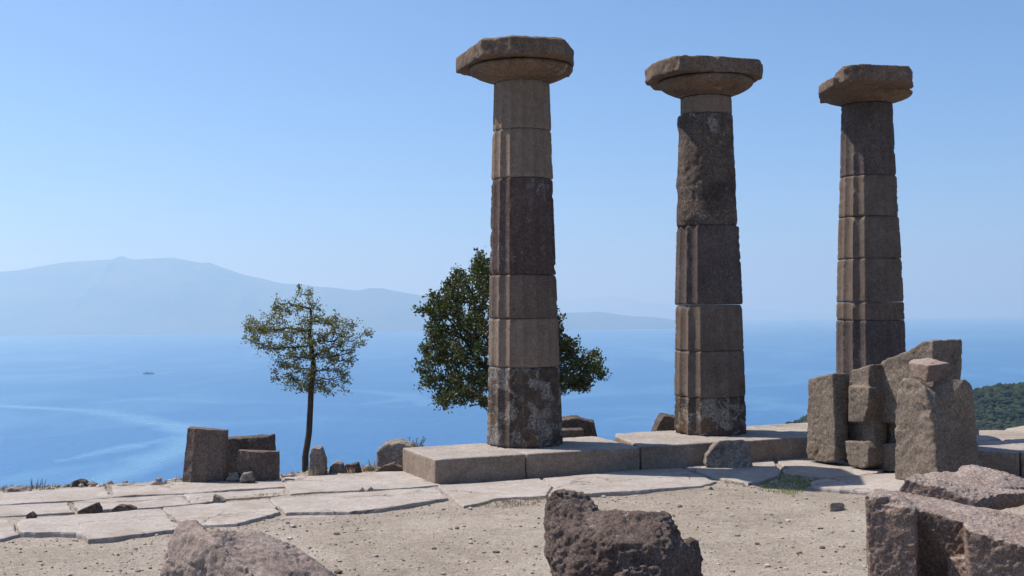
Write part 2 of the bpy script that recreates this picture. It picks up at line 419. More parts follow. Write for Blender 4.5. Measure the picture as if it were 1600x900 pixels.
# ------------------------------------------------------------------ ground
def axis(lo, hi, step, far):
    a = list(np.arange(lo, hi + 1e-6, step)); s = step
    x = hi
    while x < far: s *= 1.35; x += s; a.append(x)
    s = step; x = lo; pre = []
    while x > -far: s *= 1.35; x -= s; pre.append(x)
    return np.array(pre[::-1] + a)
def edge_b(a):                    # where the hilltop breaks away towards the sea
    return np.interp(a, [-60, -12, -6, 0, 3, 8, 14, 60], [2.6, 2.2, 2.0, 1.7, 1.85, 1.7, 2.2, 6.0])
def ground_h(X, Y):
    P = np.stack([X.ravel(), Y.ravel(), np.zeros(X.size)], 1)
    dx = X - O.x; dy = Y - O.y
    a = dx * U.x + dy * U.y; b = dx * Vv.x + dy * Vv.y
    n1 = fbm(P, 0.8, 4, 3).reshape(X.shape); n2 = fbm(P, 9.0, 4, 8).reshape(X.shape); n3 = fbm(P, 0.02, 4, 5).reshape(X.shape)
    eb = edge_b(a) + 0.18 * n1
    h = -0.027 + 0.026 * n1 + 0.010 * n2
    # soil laps up between and behind the slabs
    h += 0.008 * np.clip((b + 1.6) / 1.0, 0, 1)
    over = np.maximum(b - eb, 0)
    h -= np.where(over > 0, 0.25 * np.minimum(over, 0.4) + 0.85 * np.maximum(over - 0.25, 0), 0)
    r = np.sqrt(X ** 2 + Y ** 2)
    h -= 0.5 * np.maximum(r - 60, 0)
    h += n3 * np.clip((r - 30) / 100, 0, 1) * 6
    return np.maximum(h, -330)
gx = axis(-7.2, 8.2, 0.045, 900); gy = axis(6.5, 15.2, 0.045, 900)
GX, GY = np.meshgrid(gx, gy)
ground = grid_mesh("ground", GX, GY, ground_h(GX, GY), M_ground); tag(ground, kind='structure')
def gh(x, y): return float(ground_h(np.array([[x]]), np.array([[y]]))[0, 0])

# ------------------------------------------------------------------ sea, island, hillside
RE = 7.4e6
def sealevel(r): return -237 - r * r / (2 * RE)
rr = np.concatenate([[150, 300], np.geomspace(450, 9000, 230), np.geomspace(9600, 70000, 55)])
aa = np.concatenate([np.linspace(-np.pi, R(58), 120), np.linspace(R(58.1), R(122), 760), np.linspace(R(122.5), np.pi, 60)])
AA, RR = np.meshgrid(aa, rr)
sea = grid_mesh("sea", RR * np.cos(AA), RR * np.sin(AA), sealevel(RR), M_sea)
def slick_map(X, Y):              # calm streaks on the water, laid out as curves on the sea itself
    v = np.zeros(X.shape); P = np.stack([X.ravel(), Y.ravel(), 0 * X.ravel()], 1)
    wx = fbm(P, 1 / 260, 4, 31).reshape(X.shape) * 70; wy = fbm(P, 1 / 300, 4, 35).reshape(X.shape) * 90
    Xw = X + wx; Yw = Y + wy
    curves = [([(-40, 632), (60, 638), (140, 642), (200, 649), (255, 662), (300, 672)], [38, 40, 50, 60, 70, 40], 0.9),
              ([(225, 655), (285, 680), (262, 705), (215, 725), (160, 740), (120, 752)], [30, 55, 60, 60, 55, 40], 0.95),
              ([(60, 722), (120, 712), (190, 697), (250, 686)], [8, 16, 20, 10], 0.8),
              ([(40, 585), (120, 583), (190, 588)], [20, 50, 20], 0.35), ([(170, 628), (230, 622), (290, 626), (330, 630)], [30, 50, 50, 20], 0.5),
              ([(540, 609), (600, 615), (655, 621)], [20, 45, 20], 0.5), ([(590, 632), (640, 622), (700, 632), (760, 628)], [20, 40, 40, 20], 0.45),
              ([(900, 660), (980, 652), (1040, 658)], [15, 30, 20], 0.45), ([(890, 612), (960, 616), (1010, 613)], [15, 35, 20], 0.4),
              ([(1170, 640), (1220, 632), (1290, 640)], [30, 50, 30], 0.4)]
    for pts, wd, amp in curves:
        q = [G(px, py, sealevel(2600)) for px, py in pts]
        for k in range(len(q) - 1):
            ax, ay, bx, by = q[k].x, q[k].y, q[k + 1].x, q[k + 1].y
            L2 = (bx - ax) ** 2 + (by - ay) ** 2; t = np.clip(((Xw - ax) * (bx - ax) + (Yw - ay) * (by - ay)) / L2, 0, 1)
            d = np.hypot(Xw - ax - t * (bx - ax), Yw - ay - t * (by - ay)); ww = wd[k] + (wd[k + 1] - wd[k]) * t
            v = np.maximum(v, amp * np.clip(1.25 - d / ww, 0, 1) ** 0.8)
    return v
at_ = sea.data.attributes.new("slick", 'FLOAT', 'POINT')
at_.data.foreach_set("value", slick_map(RR * np.cos(AA), RR * np.sin(AA)).astype(np.float32).ravel())
tag(sea, kind='structure')

def island_mat(name, a, b, c):
    t = NT(name); geo = t.n("ShaderNodeNewGeometry")
    mp = t.n("ShaderNodeMapping"); mp.inputs["Scale"].default_value = (1 / 900, 1 / 900, 1 / 300); t.l(geo.outputs["Position"], mp.inputs[0])
    n = t.noise(mp.outputs[0], 1, 6, 0.65)
    col = t.mix(t.ramp(n, 0.35, 0.6), a, b); n2 = t.noise(mp.outputs[0], 4, 4, 0.6)
    col = t.mix(t.ramp(n2, 0.6, 0.7), col, c)
    t.pbsdf(col, 1.0, None, 0.0); return t.m
M_isl = island_mat("island_slopes", (0.07, 0.09, 0.065), (0.10, 0.11, 0.08), (0.17, 0.16, 0.12))

def far_ridge(name, prof, Yr, Yc, Yb, seed, rough):
    pxs = [p[0] for p in prof]; pys = [p[1] for p in prof]
    n = 420; ts = np.linspace(0, 1, 46)
    x_px = np.linspace(pxs[0], pxs[-1], n); y_px = np.interp(x_px, pxs, pys)
    Xg = np.zeros((len(ts), n)); Yg = np.zeros_like(Xg); Zg = np.zeros_like(Xg)
    top = np.array([list(at(px, py, Yr)) for px, py in zip(x_px, y_px)])
    base = sealevel(np.hypot(top[:, 0], top[:, 1]))
    H = np.maximum(top[:, 2] - base, 0)
    k = int(len(ts) * 0.7)
    for j, t_ in enumerate(ts):
        if j <= k:
            q = j / k; Yj = Yc + (Yr - Yc) * q; f = math.sin(q * math.pi / 2) ** 1.25
        else:
            q = (j - k) / (len(ts) - 1 - k); Yj = Yr + (Yb - Yr) * q; f = 1 - q
        Xg[j] = top[:, 0] * (0.86 + 0.14 * Yj / Yr); Yg[j] = Yj
        P = np.stack([Xg[j], Yg[j] * 1.0, np.zeros(n)], 1)
        rn = 1 - np.abs(fbm(P, 1 / 2600.0, 5, seed)) * 2.0
        Zg[j] = sealevel(np.hypot(Xg[j], Yg[j])) - 25 + H * f * (1 + rough * (rn - 0.6) * math.sin(min(q, 1) * math.pi if j <= k else 0) ) + 25 * f
    o = grid_mesh(name, Xg, Yg, Zg, M_isl); tag(o, kind='structure'); return o
far_ridge("island_hills", [(-330, 500), (-200, 466), (-100, 447), (0, 430), (60, 420), (108, 410), (140, 408), (178, 406), (188, 402), (193, 400), (200, 404), (215, 405), (250, 405),
    (276, 404), (300, 409), (322, 413), (328, 411), (345, 417), (365, 424), (385, 431), (415, 437), (440, 443), (480, 446), (500, 449), (535, 452), (560, 455),
    (582, 451), (600, 452), (640, 459), (665, 463), (700, 470), (760, 480), (820, 486), (880, 489), (935, 487), (985, 494), (1015, 495), (1040, 498), (1062, 506)], 18500, 15200, 24000, 4, 0.26)
far_ridge("distant_hills", [(640, 478), (700, 474), (780, 470), (860, 464), (900, 468), (930, 465), (952, 462), (975, 466), (1005, 471), (1040, 474), (1100, 479), (1180, 484), (1260, 488), (1340, 492)], 52000, 46000, 58000, 9, 0.2)

M_hill = island_mat("scrub_hill_soil", (0.025, 0.034, 0.016), (0.045, 0.055, 0.025), (0.20, 0.17, 0.12))
HY = 880.0
hp = [(1000, 790), (1100, 720), (1160, 688), (1215, 665), (1260, 648), (1320, 632), (1400, 618), (1460, 611), (1500, 608), (1530, 602), (1560, 599), (1600, 595), (1680, 586), (1800, 575), (2000, 560), (2300, 560), (2700, 600)]
def hill_h(X, Y):
    pts = [at(px, py, HY) for px, py in hp]
    ridge = np.interp(X, [p.x for p in pts], [p.z for p in pts])
    dy = (Y - HY) / 260.0
    ridge = -237 + (ridge + 237) * np.where(dy < 0, np.clip(1 - (np.abs(dy) ** 1.6) * 0.6, 0, 1), np.clip(1 - dy * 0.9, 0, 1))
    P = np.stack([X.ravel(), Y.ravel(), np.zeros(X.size)], 1)
    n = fbm(P, 1 / 70, 4, 21).reshape(X.shape)
    return ridge + n * 5 * np.clip(1 - np.abs(dy), 0.2, 1) - 4
hx = np.linspace(60, 980, 190); hy = np.linspace(480, 1200, 130)
HX, HYY = np.meshgrid(hx, hy)
hz = hill_h(HX, HYY) ; hz = np.where((HX < 75) | (HYY < 500) | (HYY > 1180), -245, hz)
hill = grid_mesh("wooded_hillside", HX, HYY, hz, M_hill); tag(hill, kind='structure')

def woods():
    bm = bmesh.new(); bmesh.ops.create_icosphere(bm, subdivisions=1, radius=1.0)
    bv = np.array([v.co[:] for v in bm.verts]); bf = np.array([[v.index for v in f.verts] for f in bm.faces]); bm.free()
    rs = np.random.RandomState(5); n = 15000
    X = rs.uniform(170, 520, n); Y = rs.uniform(690, 930, n)
    dens = fbm(np.stack([X, Y, X * 0], 1), 1 / 22, 3, 77); keep = dens > -0.55
    X, Y = X[keep], Y[keep]; n = len(X); Z = hill_h(X[None], Y[None])[0]
    s = rs.uniform(1.3, 3.0, n) * rs.uniform(0.8, 1.15, n)
    V = bv[None] * (1 + rs.uniform(-0.28, 0.28, (n, len(bv), 1)))
    V = V * (s[:, None, None] * np.array([1, 1, 0.8])) + np.stack([X, Y, Z + s * 0.45], 1)[:, None]
    F = bf[None] + (np.arange(n) * len(bv))[:, None, None]
    t = NT("scrub_crowns"); g = t.n("ShaderNodeNewGeometry")
    col = t.mix(t.ramp(g.outputs["Random Per Island"], 0, 1), (0.016, 0.026, 0.012), (0.048, 0.058, 0.028))
    tc = t.n("ShaderNodeTexCoord"); nz = t.noise(tc.outputs["Object"], 1.2, 4, 0.7)
    col = t.mix(1.0, col, t.ramp(nz, 0.3, 0.7, 0.55, 1.5), 'MULTIPLY')
    t.pbsdf(col, 0.9, t.bump(nz, 1.0, 1.2), 0.1)
    o = tri_mesh("hillside_woods", V.reshape(-1, 3), F.reshape(-1, 3), t.m)
    tag(o, "dense low green scrub and trees covering the hillside above the sea", "woods", kind='stuff')
woods()

# small ferry out at sea with its wake
def ferry():
    p = G(232, 584.5, sealevel(4700)); root = empty("ferry", p)
    tag(root, "tiny dark ferry far out on the open sea, trailing a pale wake", "boat")
    L, W = 46, 10
    vs, fs = [], []
    st = [(-23, 0.15, 5.5), (-18, 0.75, 4.6), (-8, 1, 4.2), (10, 1, 4.2), (20, 0.95, 4.4), (23, 0.85, 4.4)]
    for x, wd, h in st:
        for s in (-1, 1):
            vs += [(x, s * wd * W / 2, h), (x * 0.95, s * wd * W / 2 * 0.7, -0.6)]
    for k in range(len(st) - 1):
        a = k * 4; b = a + 4
        fs += [(a, a + 1, b + 1, b), (a + 2, b + 2, b + 3, a + 3), (a, b, b + 2, a + 2), (a + 1, a + 3, b + 3, b + 1)]
    fs += [(0, 2, 3, 1), (20, 21, 23, 22)]
    mesh_obj("hull", vs, fs, plain("ferry_dark_paint", (0.03, 0.04, 0.07), 0.6), root, False)
    def box(n, x0, x1, y0, y1, z0, z1, m_, par):
        v = [(x, y, z) for x in (x0, x1) for y in (y0, y1) for z in (z0, z1)]
        f = [(0, 1, 3, 2), (4, 6, 7, 5), (0, 4, 5, 1), (2, 3, 7, 6), (0, 2, 6, 4), (1, 5, 7, 3)]
        return mesh_obj(n, v, f, m_, par, False)
    mw = plain("ferry_grey_paint", (0.16, 0.18, 0.24), 0.6)
    box("cabin", -12, 4, -3.8, 3.8, 4.3, 7.4, mw, root); box("wheelhouse", -10, -5, -2.6, 2.6, 7.45, 9.6, mw, root)
    box("funnel", 9, 12, -1.4, 1.4, 4.35, 9.4, mw, root)
    vs = [(24, -2, 0.35), (24, 2, 0.35)]; fs = []
    for k in range(1, 14):
        x = 24 + k * 4.2; wd = 4 + 3 * math.sin(k * 1.3) * 0.4 + k * 0.35
        vs += [(x, -wd, 0.35), (x, wd, 0.35)]; fs.append((2 * k - 2, 2 * k, 2 * k + 1, 2 * k - 1))
    wk = mesh_obj("wake", vs, fs, plain("wake_foam", (0.55, 0.62, 0.68), 0.6, 0.3, 0.15, 0.2), None, False, p)
    tag(wk, "pale foam wake on the water behind the far ferry", "wake", kind='stuff')
ferry()

# ------------------------------------------------------------------ pavement
def smooth_poly(pts, step=0.06, jit=0.012, seed=0):
    r_ = random.Random(seed); res = []
    n = len(pts)
    for i in range(n):
        a, b = pts[i], pts[(i + 1) % n]; L = (b - a).length; k = max(1, int(L / step))
        nrm = Vector((-(b - a).y, (b - a).x)).normalized()
        for j in range(k):
            t = j / k; q = a.lerp(b, t)
            nz = fbm(np.array([[q.x, q.y, 0.0]]), 2.6, 4, 40)[0]
            res.append(q + nrm * (r_.uniform(-jit, jit) * 0.8 + 0.05 * float(nz)))
    return res
def slab_mesh(name, pts, zt, thick, mat, parent, seed=0, bevel=0.014, jit=0.010, tilt=(0, 0)):
    c = sum(pts, Vector((0, 0))) / len(pts)
    ring = smooth_poly(pts, 0.05, jit, seed); n = len(ring)
    vs, fs = [], []
    nx = lambda q: float(0.004 * vn(np.array([[q.x, q.y, 0]]), 3.0, seed)[0])
    lev = [(0.0, -thick), (0.0, -bevel * 1.4), (bevel * 0.5, -bevel * 0.3), (bevel * 1.6, 0.0)]
    for ins, dz in lev:
        for i, q in enumerate(ring):
            d = (c - q); d = d.normalized() * ins
            p = q + d; vs.append((p.x, p.y, zt + dz + nx(p) + (p.x - c.x) * tilt[0] + (p.y - c.y) * tilt[1]))
    for k in range(len(lev) - 1):
        for i in range(n):
            j = (i + 1) % n
            fs.append((k * n + i, k * n + j, (k + 1) * n + j, (k + 1) * n + i))
    # orientation
    area = sum(ring[i].x * ring[(i + 1) % n].y - ring[(i + 1) % n].x * ring[i].y for i in range(n))
    top = [3 * n + i for i in range(n)]
    if area < 0:
        fs = [tuple(reversed(f)) for f in fs]; top = top[::-1]
    fs.append(tuple(top))
    o = mesh_obj(name, [(v[0] - c.x, v[1] - c.y, v[2] - zt) for v in vs], fs, mat, parent, False)
    o.location = Vector((c.x, c.y, zt)) - parent.location
    return o
pav = empty("pavement", (0, 0, 0)); tag(pav, kind='structure')
SL = [
    ([(-90, 778), (0, 770), (90, 764), (167, 759), (175, 776), (110, 782), (0, 788), (-90, 795)], 0.0),
    ([(170, 759), (300, 751), (439, 745), (445, 760), (285, 770), (178, 776)], 0.0),
    ([(443, 745), (540, 740), (628, 734), (688, 757), (640, 762), (560, 765), (520, 767), (452, 772), (448, 760)], 0.004),
    ([(-90, 797), (0, 790), (108, 784), (117, 800), (60, 803), (0, 806), (-90, 812)], -0.004),
    ([(111, 784), (176, 778), (283, 772), (297, 787), (250, 791), (160, 797), (121, 800)], -0.003),
    ([(288, 772), (444, 763), (447, 773), (335, 781), (330, 784), (302, 787)], -0.002),
    ([(-90, 818), (0, 809), (15, 812), (28, 834), (0, 841), (-90, 850)], 0.0),
    ([(32, 811), (120, 803), (250, 794), (280, 822), (276, 826), (225, 834), (138, 843), (118, 832), (30, 831), (27, 820)], 0.012),
    ([(255, 793), (300, 789), (340, 787), (400, 782), (417, 781), (440, 799), (400, 809), (370, 817), (290, 820), (284, 817)], 0.004),
    ([(422, 780), (520, 771), (560, 768), (640, 764), (681, 761), (701, 778), (640, 787), (600, 794), (545, 799), (446, 801)], 0.008),
    ([(447, 803), (515, 800), (508, 807), (432, 811)], -0.02),
    ([(684, 757), (760, 753), (843, 747), (862, 759), (852, 774), (779, 779), (724, 790), (704, 776)], 0.006),
    ([(848, 747), (930, 739), (1000, 733), (1064, 729), (1120, 752), (1098, 758), (993, 767), (915, 771), (862, 774), (866, 759)], 0.010),
    ([(1069, 729), (1150, 722), (1208, 718), (1222, 741), (1192, 751), (1167, 755), (1127, 748)], 0.008),
    ([(1214, 718), (1262, 712), (1330, 722), (1385, 731), (1372, 737), (1340, 742), (1300, 745), (1228, 740)], 0.004),
    ([(1266, 752), (1300, 746), (1360, 741), (1405, 739), (1440, 748), (1420, 765), (1370, 769), (1310, 765), (1270, 760)], 0.012),
]
for i, (pp, dz) in enumerate(SL):
    pts = [G(x, y, dz).xy for x, y in pp]
    slab_mesh("paving_slab", pts, dz, 0.09, M_paving, pav, seed=i + 1, tilt=(rnd.uniform(-0.004, 0.004), rnd.uniform(-0.006, 0.006)))

# ------------------------------------------------------------------ temple platform
plat = empty("temple_platform", T(3, 0.7)); tag(plat, "low stone platform step that carries the three standing temple columns", "platform")
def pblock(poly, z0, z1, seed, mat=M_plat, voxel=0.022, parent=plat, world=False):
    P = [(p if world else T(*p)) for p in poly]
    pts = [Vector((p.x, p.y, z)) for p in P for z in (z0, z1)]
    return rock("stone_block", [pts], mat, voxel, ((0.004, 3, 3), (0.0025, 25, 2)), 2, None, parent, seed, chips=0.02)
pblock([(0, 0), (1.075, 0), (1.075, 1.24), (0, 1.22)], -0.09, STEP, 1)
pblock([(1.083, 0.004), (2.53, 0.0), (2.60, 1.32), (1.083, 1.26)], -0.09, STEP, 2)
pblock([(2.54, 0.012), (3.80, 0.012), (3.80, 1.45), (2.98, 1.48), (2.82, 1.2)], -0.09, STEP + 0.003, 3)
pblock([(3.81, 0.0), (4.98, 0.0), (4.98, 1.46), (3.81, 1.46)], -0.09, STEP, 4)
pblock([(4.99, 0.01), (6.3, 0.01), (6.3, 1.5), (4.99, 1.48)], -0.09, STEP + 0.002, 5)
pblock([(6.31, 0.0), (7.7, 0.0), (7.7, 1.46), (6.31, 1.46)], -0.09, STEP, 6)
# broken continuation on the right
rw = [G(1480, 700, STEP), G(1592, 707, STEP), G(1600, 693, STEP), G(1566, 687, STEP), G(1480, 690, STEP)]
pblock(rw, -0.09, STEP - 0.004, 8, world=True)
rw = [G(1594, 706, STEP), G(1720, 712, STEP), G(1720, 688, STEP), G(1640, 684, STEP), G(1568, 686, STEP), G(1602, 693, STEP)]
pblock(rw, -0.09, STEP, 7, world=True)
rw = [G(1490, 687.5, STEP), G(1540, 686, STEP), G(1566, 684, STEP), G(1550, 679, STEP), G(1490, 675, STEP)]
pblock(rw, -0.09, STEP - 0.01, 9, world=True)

# ------------------------------------------------------------------ columns
def drum(parent, z0, z1, ra, rb, mat, seed, th0=0.0, fl=16, depth=0.05, wear=0.012, rough=0.003, off=(0, 0), fluted=True, name="drum", kf=10):
    nt_ = fl * kf; H = z1 - z0; nz = max(6, int(H / 0.022))
    zs = [0, 0.006, 0.014] + list(np.linspace(0.024, H - 0.024, nz)) + [H - 0.014, H - 0.006, H]
    zs = np.array(zs); th = np.linspace(0, 2 * np.pi, nt_, endpoint=False)
    ph = (np.arange(nt_) % kf) / kf
    fl_shape = np.sin(np.pi * ph) ** 0.7 if fluted else np.zeros(nt_)
    TT, ZZ = np.meshgrid(th, zs); PH = np.tile(ph, (len(zs), 1)); FS = np.tile(fl_shape, (len(zs), 1))
    Rr = ra + (rb - ra) * (ZZ / H)
    P = np.stack([(np.cos(TT) * Rr).ravel(), (np.sin(TT) * Rr).ravel(), (ZZ + seed * 3.3).ravel()], 1)
    n1 = fbm(P, 9, 4, seed).reshape(TT.shape); n2 = fbm(P, 34, 3, seed + 7).reshape(TT.shape); n3 = fbm(P, 3, 2, seed + 11).reshape(TT.shape)
    arr = np.exp(-(np.minimum(PH, 1 - PH) / 0.13) ** 2) if fluted else 0
    chip = np.clip(n1 * 1.6 + n2 * 1.0 - 0.1, 0, 1)
    rad = Rr - depth * Rr * FS - wear * arr * (0.25 + chip * 1.8) + rough * (n2 + n1 * 1.2)
    # worn rims
    e = np.minimum(ZZ, H - ZZ)
    rad -= 0.011 * np.clip(1 - e / 0.016, 0, 1) ** 0.8 + np.clip(1 - e / 0.07, 0, 1) * 0.03 * np.clip(n3 * 1.8 + n1 - 0.45, 0, 1)
    if not fluted:
        rad += 0.022 * fbm(P, 5, 5, seed + 20).reshape(TT.shape) - 0.02 * np.clip(fbm(P, 16, 3, seed + 25).reshape(TT.shape), 0, 1)
    X = np.cos(TT + th0) * rad + off[0]; Y = np.sin(TT + th0) * rad + off[1]; Z = ZZ + z0
    V = np.stack([X.ravel(), Y.ravel(), Z.ravel()], 1)
    idx = np.arange(len(zs) * nt_).reshape(len(zs), nt_); nx = np.roll(idx, -1, 1)
    F = np.stack([idx[:-1].ravel(), nx[:-1].ravel(), nx[1:].ravel(), idx[1:].ravel()], 1)
    faces = [tuple(f) for f in F.tolist()]
    faces.append(tuple(idx[-1].tolist())); faces.append(tuple(idx[0][::-1].tolist()))
    o = mesh_obj(name, V, faces, mat, parent, True)
    for p in o.data.polygons[-2:]: p.use_smooth = False
    return o

def capital(parent, zb, zt, zabt, rn, re, foot, mat, seed, off=(0, 0), th0=0, thick=None):
    # echinus with annulets, turned profile worn by weather
    prof = [(rn, zb), (rn * 1.01, zb + 0.008), (rn * 1.045, zb + 0.010), (rn * 1.05, zb + 0.018), (rn * 1.03, zb + 0.020), (rn * 1.09, zb + 0.026)]
    H_ = zt - zb - 0.026
    for k in range(1, 13):
        t = k / 12; prof.append((rn * 1.09 + (re - rn * 1.09) * math.sin(t * math.pi / 2) ** 0.85, zb + 0.026 + H_ * t * 0.80))
    prof += [(re * 0.995, zb + 0.026 + H_ * 0.87), (re * 0.975, zb + 0.026 + H_ * 0.93), (re * 0.93, zt - 0.004), (re * 0.88, zt)]
    n = 96; V = []; F = []
    pr = np.array(prof)
    for i, (r_, z) in enumerate(prof):
        for j in range(n):
            a = 2 * math.pi * j / n; V.append((math.cos(a) * r_, math.sin(a) * r_, z))
    V = np.array(V); nn = fbm(V, 7, 4, seed) * 0.012 + fbm(V, 30, 3, seed + 3) * 0.005
    nn -= 0.05 * np.clip(fbm(V, 4, 3, seed + 6) - 0.28, 0, 1)
    l = np.hypot(V[:, 0], V[:, 1]); V[:, 0] *= 1 + nn / l; V[:, 1] *= 1 + nn / l
    V[:, 0] += off[0]; V[:, 1] += off[1]
    for i in range(len(prof) - 1):
        for j in range(n):
            k = (j + 1) % n; F.append((i * n + j, i * n + k, (i + 1) * n + k, (i + 1) * n + j))
    F.append(tuple(range((len(prof) - 1) * n, len(prof) * n))); F.append(tuple(range(n))[::-1])
    cap = mesh_obj("capital", V, F, mat, parent, True)
    for p in cap.data.polygons[-2:]: p.use_smooth = False
    # abacus
    tmp = empty("tmp", parent.location)
    hulls = []
    for fz0, fz1, poly in foot:
        hulls.append([Vector((p[0], p[1], z)) for p in poly for z in (fz0, fz1)])
    ab_ = rock("abacus", hulls, mat, 0.02, ((0.010, 5, 3), (0.006, 26, 3)), 1, (0.02, 9, 0.5), tmp, seed, chips=0.04)
    ab_.parent = cap; bpy.data.objects.remove(tmp)
    return cap

GD = "weathered Doric temple columns"
def col_root(px, py, label):
    c = G(px, py, STEP); r = empty("doric_column", c); tag(r, label, "column", GD); return r, c
def zat(c, py, px=None):          # height on a column's axis for a photo row
    px = px or 820
    d = ray(px, py); return (CAM + d * (c.y / d.y)).z - c.z
def rad(w_, c): return w_ / 2 / FOC * c.length

def build_column(px, py, label, drums, capspec, seed, th0):
    root, c = col_root(px, py, label)
    for k, (y0, y1, w0, w1, mat, flt, dx, dth, wr) in enumerate(drums):   # y0 lower row, y1 upper row
        z0 = zat(c, y0, px) if k else 0.0; z1 = zat(c, y1, px)
        drum(root, z0, z1 - 0.004, rad(w0, c), rad(w1, c), mat, seed + k * 13, th0 + R(dth), wear=wr, off=(dx, 0), fluted=flt, depth=0.095)
    capspec(root, c)
    return root, c

def foot_px(pts, z, extra=()):
    return [G(x, y, z).xy for x, y in pts] + [Vector(e) for e in extra]

def cap1(root, c):
    zn = zat(c, 131, 820) + c.z
    ztop = 5.03; zmid = 4.815
    f = foot_px([(711, 87), (752, 58), (800, 53), (884, 57), (897, 76)], ztop)
    back = [(c.x + 0.62, c.y + 0.60), (c.x - 0.45, c.y + 0.78), (c.x + 0.3, c.y + 0.85)]
    poly = [(p.x, p.y) for p in f] + back
    capital(root, zn - c.z, zmid - c.z + 0.004, 0, rad(86, c) * 0.99, 0.625, [(zmid, ztop - 0.02, poly), (zmid, ztop + 0.005, [(c.x + (x - c.x) * 0.93, c.y + (y - c.y) * 0.93) for x, y in poly])], M_cap, 11)
def cap2(root, c):
    zn = zat(c, 153, 1100) + c.z; ztop = 5.055; zmid = 4.85
    f = foot_px([(1007, 108), (1020, 97), (1061, 84), (1130, 87), (1188, 92), (1192, 100)], ztop)
    back = [(c.x + 0.30, c.y + 0.85), (c.x + 0.62, c.y + 0.45), (c.x - 0.60, c.y + 0.62)]
    poly = [(p.x, p.y) for p in f] + back
    capital(root, zn - c.z, zmid - c.z + 0.004, 0, rad(78, c) * 0.99, 0.61, [(zmid, ztop, poly)], M_cap, 23)
def cap3(root, c):
    zn = zat(c, 164, 1354) + c.z; ztop = 5.07; zmid = 4.89
    f = foot_px([(1306, 112), (1318, 102), (1350, 99), (1422, 103), (1427, 112)], ztop)
    back = [(c.x + 0.55, c.y + 0.5), (c.x + 0.1, c.y + 0.7), (c.x - 0.4, c.y + 0.5)]
    poly = [(p.x, p.y) for p in f] + back
    fl = foot_px([(1279, 132), (1300, 118), (1330, 117)], 4.98)
    poly2 = [(p.x, p.y) for p in fl] + [(c.x - 0.55, c.y + 0.4), (c.x, c.y)]
    capital(root, zn - c.z, zmid - c.z + 0.004, 0, rad(75, c) * 0.99, 0.615, [(zmid - 0.035, ztop, poly), (zmid - 0.06, 4.97, poly2)], M_cap, 37)

W = 0.010
c1r, c1 = build_column(820, 694, "nearest of the three tall fluted columns, tree foliage showing behind its shaft", [
    (694, 572, 120, 113, M_drum_lichen, True, 0, 0, 0.016),
    (572, 497, 112, 108.5, M_drum_new, True, 0.0, 0, 0.006),
    (497, 430, 108.5, 105, M_drum, True, -0.002, 0, 0.007),
    (430, 281, 105, 97, M_drum_dark, True, -0.003, 0, 0.013),
    (281, 206, 97.5, 92.5, M_drum_new, True, 0, 0, 0.006),
    (206, 130, 92.5, 87.5, M_drum_new, True, 0.005, 1.5, 0.004),
], cap1, 3, R(-1))
c2r, c2 = build_column(1110, 676, "middle column with one rough unfluted dark drum below its neck", [
    (676, 618, 112, 110, M_drum_lichen, True, 0, 0, 0.016),
    (618, 547, 110, 106.5, M_drum, True, 0, 0, 0.007),
    (547, 476, 106.5, 102.5, M_drum, True, 0, 0, 0.009),
    (476, 354, 104.5, 96, M_drum_brown, True, 0.0, -4, 0.010),
    (354, 181, 92, 83, M_drum_rough, False, -0.012, 0, 0.0),
    (181, 153, 80, 79, M_drum_new, True, 0, 0, 0.004),
], cap2, 41, R(-1.5))
c3r, c3 = build_column(1362, 659, "farthest column at right, base hidden behind upright wall blocks", [
    (659, 500, 104, 99.5, M_drum_brown, True, 0, 0, 0.012),
    (500, 472, 99, 97.5, M_drum, True, 0, 0, 0.008),
    (472, 405, 97.5, 93, M_drum, True, 0, 0, 0.008),
    (405, 340, 93, 88, M_drum, True, 0, 0, 0.008),
    (340, 277, 88, 83, M_drum, True, 0, 0, 0.010),
    (277, 164, 82, 75, M_drum_brown, True, 0, 0, 0.010),
], cap3, 77, R(-2))
print("COLS", c1[:], c2[:], c3[:], [ab(x) for x in (c1, c2, c3)])

# ------------------------------------------------------------------ upright wall blocks (orthostats) right of the columns
Q = G(1262, 722, 0.0)
e1 = (G(1410, 746, 0.0) - Q); e1.z = 0; e1.normalize()
e2 = Vector((-e1.y, e1.x, 0))
def wp(px, py, t):
    d = ray(px, py); q0 = Q + e2 * t
    k = (q0 - CAM).dot(e2) / d.dot(e2); return CAM + d * k
def wh(pts, t, dep, taper=0.0):
    f = [wp(x, y, t) for x, y in pts]
    return f + [p + e2 * dep + Vector((0, 0, -taper)) for p in f]
RD = ((0.010, 6, 3), (0.005, 28, 3))
GO = "upright wall blocks beside the columns"
o = rock("orthostat", [wh([(1262, 592), (1302, 583), (1305, 700), (1304, 721), (1290, 723), (1262, 720), (1259, 706), (1262, 640)], 0, 0.22),
     wh([(1298, 586), (1304, 584), (1306, 640), (1300, 650)], 0.1, 0.24)], M_block, 0.016, RD, 3, (0.012, 14, 0.4), None, 51)
tag(o, "upright pitted slab at the left end of the wall row, shadow across its foot", "wall block", GO)
o = rock("orthostat", [wh([(1329, 578), (1359, 570), (1358, 606), (1331, 606)], 0.10, 0.28),
     wh([(1325, 603), (1359, 605), (1356, 640), (1348, 661), (1325, 659)], 0.04, 0.34),
     wh([(1346, 574), (1364, 569), (1362, 640), (1366, 700), (1364, 732), (1346, 731)], 0.16, 0.22),
     wh([(1320, 689), (1350, 690), (1357, 702), (1356, 728), (1346, 733), (1322, 726)], 0.04, 0.34),
     wh([(1318, 596), (1350, 592), (1350, 728), (1318, 724)], 0.36, 0.10)], M_block, 0.016, RD, 3, (0.012, 14, 0.4), None, 52)
tag(o, "narrow wall block with two projecting ribs and a dark square hollow between them", "wall block", GO)
